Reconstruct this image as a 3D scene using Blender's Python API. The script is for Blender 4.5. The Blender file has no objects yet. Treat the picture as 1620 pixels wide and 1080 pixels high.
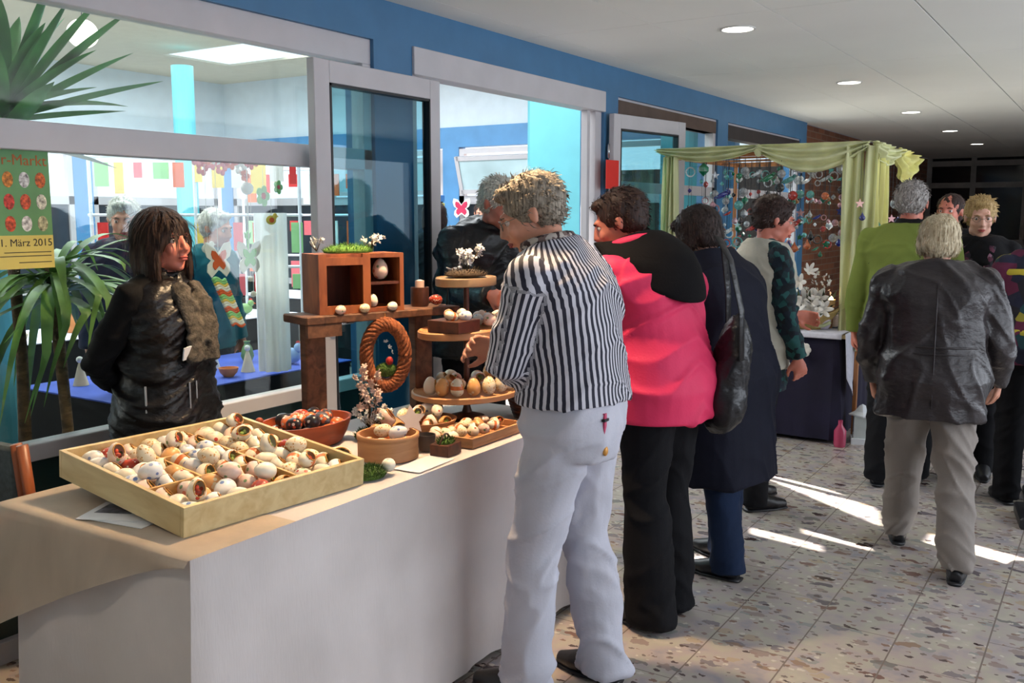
import bpy, bmesh, math, random
import numpy as np
from mathutils import Vector, Matrix, noise
random.seed(7)
SC = bpy.context.scene
COL = SC.collection
PI = math.pi
# ------------------------------------------------------------------ camera, world, sun, exposure
CH = 1.55
PITCH = math.atan(200/1500)
YAW = math.radians(32.66)
cd = bpy.data.cameras.new('camera')
cd.sensor_width = 36; cd.lens = 1500/1620*36; cd.clip_end = 200
cam = bpy.data.objects.new('camera', cd); COL.objects.link(cam)
cam.location = (0, 0, CH); cam.rotation_euler = (PI/2-PITCH, 0, YAW)
SC.camera = cam
SC.view_settings.view_transform = 'Standard'; SC.view_settings.look = 'None'
SC.view_settings.gamma = 1; SC.view_settings.exposure = 0.1
SC.cycles.max_bounces = 7; SC.cycles.transparent_max_bounces = 14
SC.cycles.sample_clamp_indirect = 6
W = bpy.data.worlds.new('sky'); SC.world = W; W.use_nodes = True
bg = W.node_tree.nodes['Background']; bg.inputs[0].default_value = (.80, .88, 1, 1); bg.inputs[1].default_value = 1.55
SUN_DIR = Vector((1, -.33, -.76)).normalized()          # the way the light travels
sl = bpy.data.lights.new('sun', 'SUN'); sl.energy = 30; sl.angle = .006; sl.color = (1, .95, .86)
so = bpy.data.objects.new('sun', sl); COL.objects.link(so); so.rotation_euler = SUN_DIR.to_track_quat('-Z', 'Y').to_euler()

def area_light(name, loc, tgt, sx, sy, watts, col):
    l = bpy.data.lights.new(name, 'AREA'); l.shape = 'RECTANGLE'; l.size = sx; l.size_y = sy; l.energy = watts; l.color = col
    o = bpy.data.objects.new(name, l); COL.objects.link(o); o.location = loc
    o.rotation_euler = (Vector(tgt)-Vector(loc)).to_track_quat('-Z', 'Y').to_euler(); return o
def spot(name, loc, tgt, watts, col, ang=100, blend=.6, size=.05):
    l = bpy.data.lights.new(name, 'SPOT'); l.energy = watts; l.color = col; l.spot_size = math.radians(ang); l.spot_blend = blend; l.shadow_soft_size = size
    o = bpy.data.objects.new(name, l); COL.objects.link(o); o.location = loc
    o.rotation_euler = (Vector(tgt)-Vector(loc)).to_track_quat('-Z', 'Y').to_euler(); return o
# daylight of the window wall on the visitors' side of the hall, and of the windows round the winter garden
area_light('hall_window_daylight', (2.5, 5.2, 1.5), (-2, 5.2, 1.2), 8.5, 1.9, 112, (.86, .92, 1))
area_light('atrium_skylight_daylight', (-7, 5, 3.3), (-7, 5, 0), 6, 6.5, 560, (.9, .96, 1))
# ------------------------------------------------------------------ pixel <-> place helpers (reading positions off the photograph)
_fw = Vector((-math.sin(YAW)*math.cos(PITCH), math.cos(YAW)*math.cos(PITCH), -math.sin(PITCH)))
_rt = Vector((math.cos(YAW), math.sin(YAW), 0)); _up = _rt.cross(_fw); _C = Vector((0, 0, CH))
def _ray(px, py): return _fw*1500+_rt*(px-810)-_up*(py-540)
def atz(px, py, z): d = _ray(px, py); return _C+d*((z-CH)/d.z)
def atx(px, py, x): d = _ray(px, py); return _C+d*(x/d.x)
def aty(px, py, y): d = _ray(px, py); return _C+d*(y/d.y)
# ------------------------------------------------------------------ materials
def s2l(c): return c/12.92 if c <= .04045 else ((c+.055)/1.055)**2.4
def rgb(r, g, b): return (s2l(r/255), s2l(g/255), s2l(b/255), 1)
class NT:
    def __init__(s, name):
        s.m = bpy.data.materials.new(name); s.m.use_nodes = True; s.t = s.m.node_tree; s.n = s.t.nodes
        s.b = s.n['Principled BSDF']; s.out = s.n['Material Output']
    def node(s, typ, **kw):
        n = s.n.new(typ)
        for k, v in kw.items():
            if k.startswith('i_'): n.inputs[int(k[2:]) if k[2:].isdigit() else k[2:].replace('_', ' ')].default_value = v
            else: setattr(n, k, v)
        return n
    def link(s, a, b): s.t.links.new(a, b)
    def coord(s, scale=(1, 1, 1), space='Object', rot=(0, 0, 0)):
        tc = s.node('ShaderNodeTexCoord'); mp = s.node('ShaderNodeMapping')
        s.link(tc.outputs[space], mp.inputs[0]); mp.inputs['Scale'].default_value = scale; mp.inputs['Rotation'].default_value = rot; return mp.outputs[0]
    def ramp(s, fac, stops, interp='LINEAR'):
        r = s.node('ShaderNodeValToRGB'); r.color_ramp.interpolation = interp
        e = r.color_ramp.elements
        while len(e) > 1: e.remove(e[-1])
        e[0].position = stops[0][0]; e[0].color = stops[0][1]
        for p, c in stops[1:]: x = e.new(p); x.color = c
        s.link(fac, r.inputs[0]); return r.outputs[0]
    def mix(s, fac, a, b, mode='MIX'):
        m = s.node('ShaderNodeMix'); m.data_type = 'RGBA'; m.blend_type = mode
        for v, i in ((fac, 0), (a, 6), (b, 7)):
            if isinstance(v, (int, float, tuple)): m.inputs[i].default_value = v
            else: s.link(v, m.inputs[i])
        return m.outputs[2]
    def math(s, op, a, b=0.0, c=0.0):
        m = s.node('ShaderNodeMath'); m.operation = op
        for v, i in ((a, 0), (b, 1), (c, 2)):
            if isinstance(v, (int, float)): m.inputs[i].default_value = v
            else: s.link(v, m.inputs[i])
        return m.outputs[0]
    def bump(s, h, st=.3, dist=.01):
        b = s.node('ShaderNodeBump'); b.inputs['Strength'].default_value = st; b.inputs['Distance'].default_value = dist
        s.link(h, b.inputs['Height']); s.link(b.outputs[0], s.b.inputs['Normal'])
MC = {}
def mat(name, col, rough=.55, metal=0, var=.12, vs=(6, 6, 6), bump=0, bs=(60, 60, 60), bd=.003, spec=.5, sheen=0, coat=0, emit=None):
    """a plain procedural surface: base colour with soft noise variation, optional fine bump"""
    if name in MC: return MC[name]
    t = NT(name); b = t.b
    b.inputs['Roughness'].default_value = rough; b.inputs['Metallic'].default_value = metal
    b.inputs['Specular IOR Level'].default_value = spec
    if coat: b.inputs['Coat Weight'].default_value = coat; b.inputs['Coat Roughness'].default_value = .15
    if sheen: b.inputs['Sheen Weight'].default_value = sheen
    c = rgb(*col)
    n = t.node('ShaderNodeTexNoise'); n.inputs['Scale'].default_value = 1; n.inputs['Detail'].default_value = 4
    t.link(t.coord(vs), n.inputs['Vector'])
    lo = tuple(x*(1-var*1.6) for x in c[:3])+(1,); hi = tuple(min(1, x*(1+var*1.2)) for x in c[:3])+(1,)
    t.link(t.ramp(n.outputs[0], [(.3, lo), (.7, hi)]), b.inputs['Base Color'])
    if bump:
        n2 = t.node('ShaderNodeTexNoise'); n2.inputs['Scale'].default_value = 1; n2.inputs['Detail'].default_value = 3
        t.link(t.coord(bs), n2.inputs['Vector']); t.bump(n2.outputs[0], bump, bd)
    if emit: b.inputs['Emission Color'].default_value = rgb(*emit[0]); b.inputs['Emission Strength'].default_value = emit[1]
    MC[name] = t.m; return t.m
def wood(name, dark, light, sc=(4, 4, 40), rough=.5):
    if name in MC: return MC[name]
    t = NT(name); n = t.node('ShaderNodeTexNoise'); n.inputs['Scale'].default_value = 1; n.inputs['Detail'].default_value = 6; n.inputs['Distortion'].default_value = .6
    t.link(t.coord(sc), n.inputs['Vector'])
    t.link(t.ramp(n.outputs[0], [(.3, rgb(*dark)), (.65, rgb(*light))]), t.b.inputs['Base Color'])
    t.b.inputs['Roughness'].default_value = rough; t.bump(n.outputs[0], .25, .004); MC[name] = t.m; return t.m
def glass(name, tint=(246, 252, 251), refl=.12):
    if name in MC: return MC[name]
    t = NT(name); tr = t.node('ShaderNodeBsdfTransparent'); gl = t.node('ShaderNodeBsdfGlossy'); mx = t.node('ShaderNodeMixShader'); fr = t.node('ShaderNodeLayerWeight')
    tr.inputs[0].default_value = rgb(*tint); gl.inputs['Roughness'].default_value = .01; fr.inputs[0].default_value = .5
    f = t.math('MULTIPLY_ADD', t.math('POWER', fr.outputs[1], 5.0), .85, refl-.06)
    t.link(f, mx.inputs[0]); t.link(tr.outputs[0], mx.inputs[1]); t.link(gl.outputs[0], mx.inputs[2]); t.link(mx.outputs[0], t.out.inputs[0])
    MC[name] = t.m; return t.m
def sheer(name, col, alpha=.75, var=.1):
    """thin woven fabric that lets part of the light through"""
    if name in MC: return MC[name]
    m = mat(name, col, .9, var=var, vs=(9, 9, 3), bump=.3, bs=(80, 80, 20))
    nt = m.node_tree; b = nt.nodes['Principled BSDF']; b.inputs['Alpha'].default_value = alpha
    tl = nt.nodes.new('ShaderNodeBsdfTranslucent'); tl.inputs[0].default_value = rgb(*col); mx = nt.nodes.new('ShaderNodeMixShader'); mx.inputs[0].default_value = .25
    nt.links.new(b.outputs[0], mx.inputs[1]); nt.links.new(tl.outputs[0], mx.inputs[2]); nt.links.new(mx.outputs[0], nt.nodes['Material Output'].inputs[0])
    return m
# ------------------------------------------------------------------ object helpers
def tag(o, label=None, cat=None, group=None, kind=None):
    if label: o['label'] = label
    if cat: o['category'] = cat
    if group: o['group'] = group
    if kind: o['kind'] = kind
    return o
def empty(name, loc, rz=0, label=None, cat=None, group=None):
    o = bpy.data.objects.new(name, None); COL.objects.link(o); o.location = loc; o.rotation_euler = (0, 0, rz); o.empty_display_size = .1
    return tag(o, label, cat, group)
def copy_tree(o, parent=None):
    c = o.copy(); COL.objects.link(c); c.parent = parent
    for ch in [x for x in KIDS.get(o.name, [])]: KIDS.setdefault(c.name, []).append(copy_tree(ch, c))
    return c
KIDS = {}
SPH = {}
class MB:
    """collects solids, then links them as ONE mesh object"""
    def __init__(s): s.bm = bmesh.new()
    def _fin(s, vs, loc, rot=None, scl=None):
        if scl is not None: bmesh.ops.scale(s.bm, vec=scl, verts=vs)
        if rot is not None:
            R = rot if isinstance(rot, Matrix) else Matrix.Rotation(rot[2], 3, 'Z') @ Matrix.Rotation(rot[1], 3, 'Y') @ Matrix.Rotation(rot[0], 3, 'X')
            bmesh.ops.rotate(s.bm, matrix=R, verts=vs, cent=(0, 0, 0))
        bmesh.ops.translate(s.bm, vec=loc, verts=vs); return s
    def box(s, c, size, rot=None, bev=0):
        hx, hy, hz = [abs(v)/2 for v in size]; b = min(bev, hx*.45, hy*.45, hz*.45) if bev else 0; P = []; F = []
        if b:
            idx = {}
            for sx in (-1, 1):
                for sy in (-1, 1):
                    for sz in (-1, 1):
                        for k, q in enumerate(((hx, hy-b, hz-b), (hx-b, hy, hz-b), (hx-b, hy-b, hz))): idx[(sx, sy, sz, k)] = len(P); P.append(Vector((sx*q[0], sy*q[1], sz*q[2])))
            S = (-1, 1)
            for sx in S: F.append([idx[(sx, y, z, 0)] for y, z in ((-1, -1), (1, -1), (1, 1), (-1, 1))])
            for sy in S: F.append([idx[(x, sy, z, 1)] for x, z in ((-1, -1), (1, -1), (1, 1), (-1, 1))])
            for sz in S: F.append([idx[(x, y, sz, 2)] for x, y in ((-1, -1), (1, -1), (1, 1), (-1, 1))])
            for p in S:
                for q in S:
                    F.append([idx[(-1, p, q, 1)], idx[(1, p, q, 1)], idx[(1, p, q, 2)], idx[(-1, p, q, 2)]])
                    F.append([idx[(p, -1, q, 0)], idx[(p, 1, q, 0)], idx[(p, 1, q, 2)], idx[(p, -1, q, 2)]])
                    F.append([idx[(p, q, -1, 0)], idx[(p, q, 1, 0)], idx[(p, q, 1, 1)], idx[(p, q, -1, 1)]])
                    for r in S: F.append([idx[(p, q, r, 0)], idx[(p, q, r, 1)], idx[(p, q, r, 2)]])
        else:
            P = [Vector((x*hx, y*hy, z*hz)) for x in (-1, 1) for y in (-1, 1) for z in (-1, 1)]; F = [(0, 1, 3, 2), (4, 6, 7, 5), (0, 4, 5, 1), (2, 3, 7, 6), (0, 2, 6, 4), (1, 5, 7, 3)]
        return s._add(P, F, c, rot)
    def _add(s, P, F, c, rot=None, scl=None):
        R = None if rot is None else (rot if isinstance(rot, Matrix) else Matrix.Rotation(rot[2], 3, 'Z') @ Matrix.Rotation(rot[1], 3, 'Y') @ Matrix.Rotation(rot[0], 3, 'X')); c = Vector(c)
        V = []
        for p in P:
            if scl is not None: p = Vector((p[0]*scl[0], p[1]*scl[1], p[2]*scl[2]))
            V.append(s.bm.verts.new((R @ p if R is not None else p)+c))
        for f in F: s.bm.faces.new([V[i] for i in f])
        return s
    def b2(s, p, q, bev=0):
        return s.box([(a+b)/2 for a, b in zip(p, q)], [abs(b-a) for a, b in zip(p, q)], bev=bev)
    def ell(s, c, r, rot=None, u=16, v=10):
        if not hasattr(r, '__len__'): r = (r, r, r)
        key = (u, v)
        if key not in SPH:
            P = [Vector((0, 0, 1))]; F = []
            for j in range(1, v):
                for i in range(u): t = PI*j/v; f = 2*PI*i/u; P.append(Vector((math.sin(t)*math.cos(f), math.sin(t)*math.sin(f), math.cos(t))))
            P.append(Vector((0, 0, -1))); L = len(P)-1
            for i in range(u):
                k = (i+1) % u; F.append((0, 1+i, 1+k)); F.append((L, L-u+k, L-u+i))
                for j in range(v-2): a = 1+j*u; F.append((a+i, a+u+i, a+u+k, a+k))
            SPH[key] = (P, F)
        return s._add(SPH[key][0], SPH[key][1], c, rot, r)
    def loft(s, rings, close=False, caps=True):
        bm = s.bm; R = [[bm.verts.new(p) for p in ring] for ring in rings]; n = len(R[0])
        for a, b in zip(R[:-1], R[1:]):
            for i in range(n): bm.faces.new((a[i], a[(i+1) % n], b[(i+1) % n], b[i]))
        if close:
            a, b = R[-1], R[0]
            for i in range(n): bm.faces.new((a[i], a[(i+1) % n], b[(i+1) % n], b[i]))
        elif caps:
            bm.faces.new(list(reversed(R[0]))); bm.faces.new(R[-1])
        return s
    def tube(s, pts, rad, n=8, side=None, flat=1.0, close=False):
        """tapered tube along pts; rad is one radius, a list, or a list of (r_side, r_other)"""
        pts = [Vector(p) for p in pts]; m = len(pts)
        if not hasattr(rad, '__len__'): rad = [rad]*m
        rings = []; prev = None
        for i, p in enumerate(pts):
            a = pts[i-1] if (i > 0 or close) else pts[i]; b = pts[(i+1) % m] if (i < m-1 or close) else pts[i]
            t = (b-a).normalized()
            if side is not None: x = Vector(side[i] if isinstance(side, list) else side)
            else: x = prev if prev is not None else (Vector((0, 0, 1)) if abs(t.z) < .9 else Vector((1, 0, 0))).cross(t)
            x = (x-t*x.dot(t)).normalized(); y = t.cross(x); prev = x
            rr = rad[i]; rx, ry = rr if hasattr(rr, '__len__') else (rr, rr*flat)
            rings.append([p+x*(rx*math.cos(2*PI*k/n))+y*(ry*math.sin(2*PI*k/n)) for k in range(n)])
        return s.loft(rings, close)
    def cyl(s, a, b, r, r2=None, n=16): return s.tube([a, b], [r, r if r2 is None else r2], n)
    def lathe(s, prof, c=(0, 0, 0), n=24, cap=True):
        c = Vector(c); bm = s.bm; R = []
        for r, z in prof: R.append([bm.verts.new(c+Vector((r*math.cos(2*PI*k/n), r*math.sin(2*PI*k/n), z))) for k in range(n)])
        for a, b in zip(R[:-1], R[1:]):
            for i in range(n): bm.faces.new((a[i], a[(i+1) % n], b[(i+1) % n], b[i]))
        if cap: bm.faces.new(list(reversed(R[0]))); bm.faces.new(R[-1])
        return s
    def prism(s, poly, d, M=None):
        """polygon (x, y) extruded along z by d, placed by matrix M"""
        bm = s.bm; M = M or Matrix(); A = [bm.verts.new(M @ Vector((x, y, 0))) for x, y in poly]; B = [bm.verts.new(M @ Vector((x, y, d))) for x, y in poly]
        n = len(poly); bm.faces.new(list(reversed(A))); bm.faces.new(B)
        for i in range(n): bm.faces.new((A[i], A[(i+1) % n], B[(i+1) % n], B[i]))
        return s
    def grid(s, f, nu, nv):
        bm = s.bm; V = [[bm.verts.new(f(i/nu, j/nv)) for j in range(nv+1)] for i in range(nu+1)]
        for i in range(nu):
            for j in range(nv): bm.faces.new((V[i][j], V[i+1][j], V[i+1][j+1], V[i][j+1]))
        return s
    def build(s, name, m, parent=None, smooth=False, solid=0, label=None, cat=None, group=None, kind=None, loc=None, rz=None):
        bmesh.ops.recalc_face_normals(s.bm, faces=s.bm.faces)
        me = bpy.data.meshes.new(name); s.bm.to_mesh(me); s.bm.free()
        if smooth:
            me.shade_smooth() if smooth is True else me.set_sharp_from_angle(angle=math.radians(smooth))
        for x in (m if isinstance(m, list) else [m]): me.materials.append(x)
        return link(name, me, parent, solid, label, cat, group, kind, loc, rz)
def link(name, me, parent=None, solid=0, label=None, cat=None, group=None, kind=None, loc=None, rz=None):
    o = bpy.data.objects.new(name, me); COL.objects.link(o)
    if parent is not None: o.parent = parent; KIDS.setdefault(parent.name, []).append(o)
    if loc is not None: o.location = loc
    if rz is not None: o.rotation_euler = (0, 0, rz)
    if solid: md = o.modifiers.new('solid', 'SOLIDIFY'); md.thickness = solid; md.offset = 0
    return tag(o, label, cat, group, kind)
def ordn(i): return ['first', 'second', 'third', 'fourth', 'fifth', 'sixth', 'seventh', 'eighth', 'ninth', 'tenth', 'eleventh', 'twelfth', 'thirteenth', 'fourteenth', 'fifteenth', 'sixteenth', 'seventeenth', 'eighteenth', 'nineteenth', 'twentieth', 'twenty-first', 'twenty-second', 'twenty-third', 'twenty-fourth', 'twenty-fifth', 'twenty-sixth', 'twenty-seventh', 'twenty-eighth', 'twenty-ninth', 'thirtieth', 'thirty-first', 'thirty-second', 'thirty-third', 'thirty-fourth', 'thirty-fifth'][i]
def text_mesh(txt, size, ext=.001):
    c = bpy.data.curves.new('t', 'FONT'); c.body = txt; c.size = size; c.extrude = ext; c.align_x = 'LEFT'
    o = bpy.data.objects.new('t', c); COL.objects.link(o); dg = bpy.context.evaluated_depsgraph_get()
    me = bpy.data.meshes.new_from_object(o.evaluated_get(dg)); bpy.data.objects.remove(o); return me
# ================================================================== THE SETTING
FX = -3.2                                   # plane of the glazed facade
HC = 2.6                                    # hall ceiling
M_blue = mat('blue_paint', (68, 117, 158), .45, var=.05)
M_blue2 = mat('bright_blue_paint', (84, 142, 192), .45, var=.05)
M_alu = mat('grey_white_frame', (196, 192, 196), .42, var=.03)
M_turq = mat('turquoise_paint', (98, 180, 192), .5, var=.03)
M_white = mat('white_wall_paint', (224, 230, 236), .7, var=.03)
M_dark = mat('dark_frame', (26, 26, 30), .4, var=.05)
M_pane = glass('window_glass'); M_pane2 = glass('door_glass', (200, 232, 238), .14)
def m_floor():
    t = NT('terrazzo_tiles'); co = t.coord((1, 1, 1)); sep = t.node('ShaderNodeSeparateXYZ'); t.link(co, sep.inputs[0])
    n0 = t.node('ShaderNodeTexNoise'); n0.inputs['Scale'].default_value = 9; n0.inputs['Detail'].default_value = 5; t.link(co, n0.inputs[0])
    c = t.ramp(n0.outputs[0], [(.28, rgb(150, 148, 156)), (.45, rgb(176, 164, 160)), (.6, rgb(178, 172, 158)), (.75, rgb(192, 180, 168))])
    for sc, th, cols, seed, el in ((14, .40, [(152, 138, 132), (136, 128, 130), (176, 160, 140), (150, 150, 146)], 1.3, 1.8), (9, .27, [(126, 100, 92), (108, 100, 104), (150, 128, 112), (66, 48, 48), (130, 126, 122)], 7.7, 2.2), (34, .33, [(128, 116, 112), (200, 192, 180), (150, 130, 124)], 3.1, 1.4), (22, .26, [(96, 84, 82), (140, 116, 104)], 5.3, 1.9)):
        v = t.node('ShaderNodeTexVoronoi'); v.inputs['Scale'].default_value = sc; v.inputs['Randomness'].default_value = 1
        mp = t.node('ShaderNodeMapping'); mp.inputs['Location'].default_value = (seed, seed*2, 0); mp.inputs['Scale'].default_value = (1/el**.5, el**.5, 1); mp.inputs['Rotation'].default_value = (0, 0, -.55)
        nz = t.node('ShaderNodeTexNoise'); nz.inputs['Scale'].default_value = sc*2.2; t.link(co, nz.inputs[0])
        wv = t.node('ShaderNodeVectorMath'); wv.operation = 'MULTIPLY_ADD'; t.link(nz.outputs[1], wv.inputs[0]); wv.inputs[1].default_value = (.7/sc, .7/sc, 0); t.link(co, wv.inputs[2])
        t.link(wv.outputs[0], mp.inputs[0]); t.link(mp.outputs[0], v.inputs['Vector'])
        inside = t.math('LESS_THAN', v.outputs['Distance'], th)
        s2 = t.node('ShaderNodeSeparateColor'); t.link(v.outputs['Color'], s2.inputs[0])
        pick = t.math('GREATER_THAN', s2.outputs[1], .56)
        cc = t.ramp(s2.outputs[0], [(k/len(cols), rgb(*x)) for k, x in enumerate(cols)], 'CONSTANT')
        c = t.mix(t.math('MULTIPLY', inside, pick), c, cc)
    # joints: 29 cm courses running down the hall, cross joints every 58 cm
    fx = t.math('FRACT', t.math('DIVIDE', t.math('ADD', sep.outputs[0], 1.18+29), .29)); j1 = t.math('LESS_THAN', t.math('ABSOLUTE', t.math('SUBTRACT', fx, .5)), .4905)
    row = t.math('FLOOR', t.math('DIVIDE', t.math('ADD', sep.outputs[0], 1.18+29), .29))
    fy = t.math('FRACT', t.math('ADD', t.math('DIVIDE', t.math('ADD', sep.outputs[1], 20), .58), t.math('MULTIPLY', row, .37))); j2 = t.math('LESS_THAN', t.math('ABSOLUTE', t.math('SUBTRACT', fy, .5)), .4965)
    c = t.mix(t.math('MULTIPLY', j1, j2), rgb(128, 116, 110), c)
    t.link(c, t.b.inputs['Base Color']); t.b.inputs['Roughness'].default_value = .27; return t.m
M_floor = m_floor()
MB().b2((-12, -3, -.1), (2.7, 21, 0)).build('floor', M_floor, kind='structure')
# hall ceiling: panels with open joints running down the hall (butt joints across)
mc = mat('ceiling_panel', (238, 237, 232), .85, var=.03, vs=(.8, .8, .8), bump=.2, bs=(150, 150, 150), bd=.001)
c_ = MB(); xs = [-3.2, -2.955, -2.29, -1.62, -.95, -.28, .39, 1.06, 1.73, 2.7]
for k, (a, b) in enumerate(zip(xs[:-1], xs[1:])):
    g = .002 if k < 3 else (.005 if k < 5 else .006)
    for y in np.arange(-3, 21, 2.0): c_.b2((a+g, y+.002, HC), (b-g, y+1.998, HC+.03))
c_.build('ceiling', mc, kind='structure')
MB().b2((-3.2, -3, HC+.035), (2.7, 21, HC+.2)).build('ceiling_slab', mat('joint_backing', (70, 68, 66), .9), kind='structure')  # dark grey slab behind the open panel joints
# recessed ceiling lamps down the hall
M_lamp = mat('lamp_glow', (255, 250, 240), .5, emit=((255, 250, 238), 9))
M_ring = mat('lamp_ring', (215, 214, 210), .35)
for k, y in enumerate([.1, 2.75, 5.39, 8.0, 10.62, 13.22, 15.85]):
    r = empty('ceiling_lamp', (-1.93, y, HC), 0, 'round recessed ceiling lamp, %s in the row down the hall counting from the table' % ordn(k), 'lamp', 'recessed ceiling lamps')
    MB().lathe([(.088, -.004), (.088, .0), (.1, .0), (.1, -.007), (.088, -.007), (.088, -.004)], n=32, cap=False).build('lamp_ring', M_ring, r, True)
    MB().lathe([(.0, -.001), (.086, -.001), (.086, -.003), (.0, -.003)], n=24, cap=False).build('diffuser', M_lamp, r)
for y in (.1, 2.75, 5.39, 8, 10.62): spot('downlight_beam', (-1.93, y, HC-.03), (-1.93, y, 0), 30, (1, .86, .68), 110, .8, .07)
# ---- facade
def rail(mb, y0, y1, z0, z1, x0=FX-.05, x1=FX+.03): mb.b2((x0, y0, z0), (x1, y1, z1), .003)
MB().b2((FX-.14, -3, 2.4), (FX+.05, 11.2, HC+.0)).build('beam_left', M_blue, kind='structure')
post = MB()
for a, b in ((3.66, 3.96), (6.12, 6.34), (8.36, 8.62), (10.98, 11.2)): post.b2((FX-.14, a, 0), (FX+.05, b, 2.4))
post.build('wall_left_posts', M_blue, kind='structure')
M_green = mat('dark_green_panel', (28, 52, 50), .35, var=.08)
def window(n, y0, y1, top=2.4, sill=.72, mid=(1.77, 1.87), ymull=()):
    f = MB(); rail(f, y0, y1, top-.12, top); rail(f, y0, y1, *mid); rail(f, y0, y1, sill-.03, sill+.03); rail(f, y0, y1, 0, .08)
    for y in (y0, y1-.06): rail(f, y, y+.06, .08, top-.12)
    for y in ymull: rail(f, y-.03, y+.03, .08, top-.12)
    o = f.build('window_%d' % n, M_alu, kind='structure')
    MB().b2((FX-.015, y0+.03, sill), (FX-.007, y1-.03, top-.1)).build('window_pane', M_pane, o)
    MB().b2((FX-.03, y0+.03, .08), (FX-.0, y1-.03, sill-.03)).build('lower_panel', M_green, o)
    return o
window(1, -3, 3.66, ymull=(-.6,)); window(2, 6.34, 8.36, mid=(1.72, 1.8)); window(3, 8.62, 10.98, mid=(1.72, 1.8))
# dark blind strips above the two far windows
MB().b2((FX-.08, 6.36, 2.28), (FX+.04, 8.34, 2.38)).build('trim_1', mat('brown_blind', (92, 74, 66), .7), kind='structure')
MB().b2((FX-.08, 8.64, 2.26), (FX+.04, 10.96, 2.38)).build('trim_2', mat('dark_blind', (52, 44, 44), .7), kind='structure')
# doorway frame with its white transom panel
d = MB(); rail(d, 3.96, 6.12, 2.27, 2.41, FX-.05, FX+.065); rail(d, 3.96, 4.02, 0, 2.27); rail(d, 6.03, 6.12, 0, 2.27)
rail(d, 5.93, 5.97, 0, 2.27, FX-.03, FX+.02); d.build('door_frame', M_alu, kind='structure')
# two glazed door leaves, folded back flat against the facade
def leaf(name, x, y, ang, w, h, label, sgn, mt):
    r = empty(name, (x, y, 0), ang, label, 'door'); r['kind'] = 'structure'
    f = MB(); t = .045
    f.b2((-t/2, 0, .02), (t/2, sgn*.085, h), .003); f.b2((-t/2, sgn*(w-.1), .02), (t/2, sgn*w, h), .003)
    f.b2((-t/2, sgn*.085, h-.1), (t/2, sgn*(w-.1), h), .003); f.b2((-t/2, sgn*.085, .02), (t/2, sgn*(w-.1), .16), .003)
    f.build('door_frame', M_alu, r)
    g = MB(); 
    for a, b, c, e in ((.085, .095, .16, h-.1), (w-.112, w-.1, .16, h-.1), (.085, w-.1, h-.112, h-.1), (.085, w-.1, .16, .172)): g.b2((-t/2-.001, sgn*a, c), (t/2+.001, sgn*b, e))
    g.build('gasket', M_dark, r); MB().b2((-.004, sgn*.09, .16), (.004, sgn*(w-.105), h-.105)).build('door_pane', M_pane2, r)
    hd = MB(); hd.cyl((t/2, sgn*(w-.05), 1.05), (t/2+.05, sgn*(w-.05), 1.05), .009); hd.cyl((t/2+.045, sgn*(w-.05), 1.05), (t/2+.045, sgn*(w-.17), 1.05), .009)
    hd.build('door_handle', mat('chrome', (200, 202, 205), .18, 1, 0), r, True)
    hb = MB()
    for z in (.25, 1.1, 2.0): hb.cyl((-t/2, 0, z-.05), (-t/2, 0, z+.05), .011)
    hb.build('hinge', mat('chrome', (200, 202, 205), .18, 1, 0), r, True)
    return r
leaf('door_1', FX+.10, 4.1, .0, .93, 2.245, 'white framed glass door leaf folded back behind the egg table', -1, M_alu)
leaf('door_2', FX+.10, 6.14, -.16, .95, 2.26, 'white framed glass door leaf folded back beside the green draped stall', 1, M_alu)
# brick wall and the dark glazed entrance at the far end
def m_brick():
    t = NT('brick'); b = t.node('ShaderNodeTexBrick'); sp = t.node('ShaderNodeSeparateXYZ'); cb = t.node('ShaderNodeCombineXYZ'); tc = t.node('ShaderNodeTexCoord')
    t.link(tc.outputs['Object'], sp.inputs[0]); t.link(t.math('ADD', sp.outputs[1], sp.outputs[0]), cb.inputs[0]); t.link(sp.outputs[2], cb.inputs[1]); t.link(cb.outputs[0], b.inputs[0])
    b.inputs['Color1'].default_value = rgb(138, 84, 56); b.inputs['Color2'].default_value = rgb(104, 62, 44); b.inputs['Mortar'].default_value = rgb(128, 108, 92)
    b.inputs['Scale'].default_value = 1; b.inputs['Brick Width'].default_value = .25; b.inputs['Row Height'].default_value = .077; b.inputs['Mortar Size'].default_value = .006
    t.link(b.outputs[0], t.b.inputs['Base Color']); t.b.inputs['Roughness'].default_value = .85; t.bump(b.outputs[1], -.4, .004); return t.m
M_brick = m_brick()
MB().b2((FX-.15, 11.2, 0), (FX-.02, 21, HC)).build('wall_left', M_brick, kind='structure')
MB().b2((-12, 20.6, 0), (2.7, 20.8, HC)).build('wall_far', mat('dark_wall', (36, 32, 32), .8), kind='structure')
e = MB(); EY = 19.6
for x in (-3.18, -2.42, -1.55, -.7, .2): e.b2((x-.045, EY, 0), (x+.045, EY+.08, HC))
for z in (.03, 1.05, 2.1, 2.5): e.b2((-3.2, EY+.002, z-.05), (2.7, EY+.078, z+.05))
eo = e.build('window_4', mat('entrance_frame', (126, 118, 112), .5), kind='structure')
MB().b2((-3.2, EY+.03, .05), (2.7, EY+.04, HC)).build('window_pane', mat('dark_glass', (14, 14, 18), .08, var=0), eo)
# visitors' side window wall (behind and beside the camera)
w_ = MB(); w_.b2((2.6, -3, 0), (2.7, 21, .6)); w_.b2((2.6, -3, 2.3), (2.7, 21, HC)); w_.b2((2.6, -3, .6), (2.7, .9, 2.3)); w_.b2((2.6, 11, .6), (2.7, 21, 2.3))
for y in np.arange(1, 11.1, 2): w_.b2((2.6, y-.06, .6), (2.7, y+.06, 2.3))
w_.build('wall_right', M_white, kind='structure')
MB().b2((-12, -3.1, 0), (2.7, -3, 3.4)).build('wall_near', M_white, kind='structure')
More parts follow.
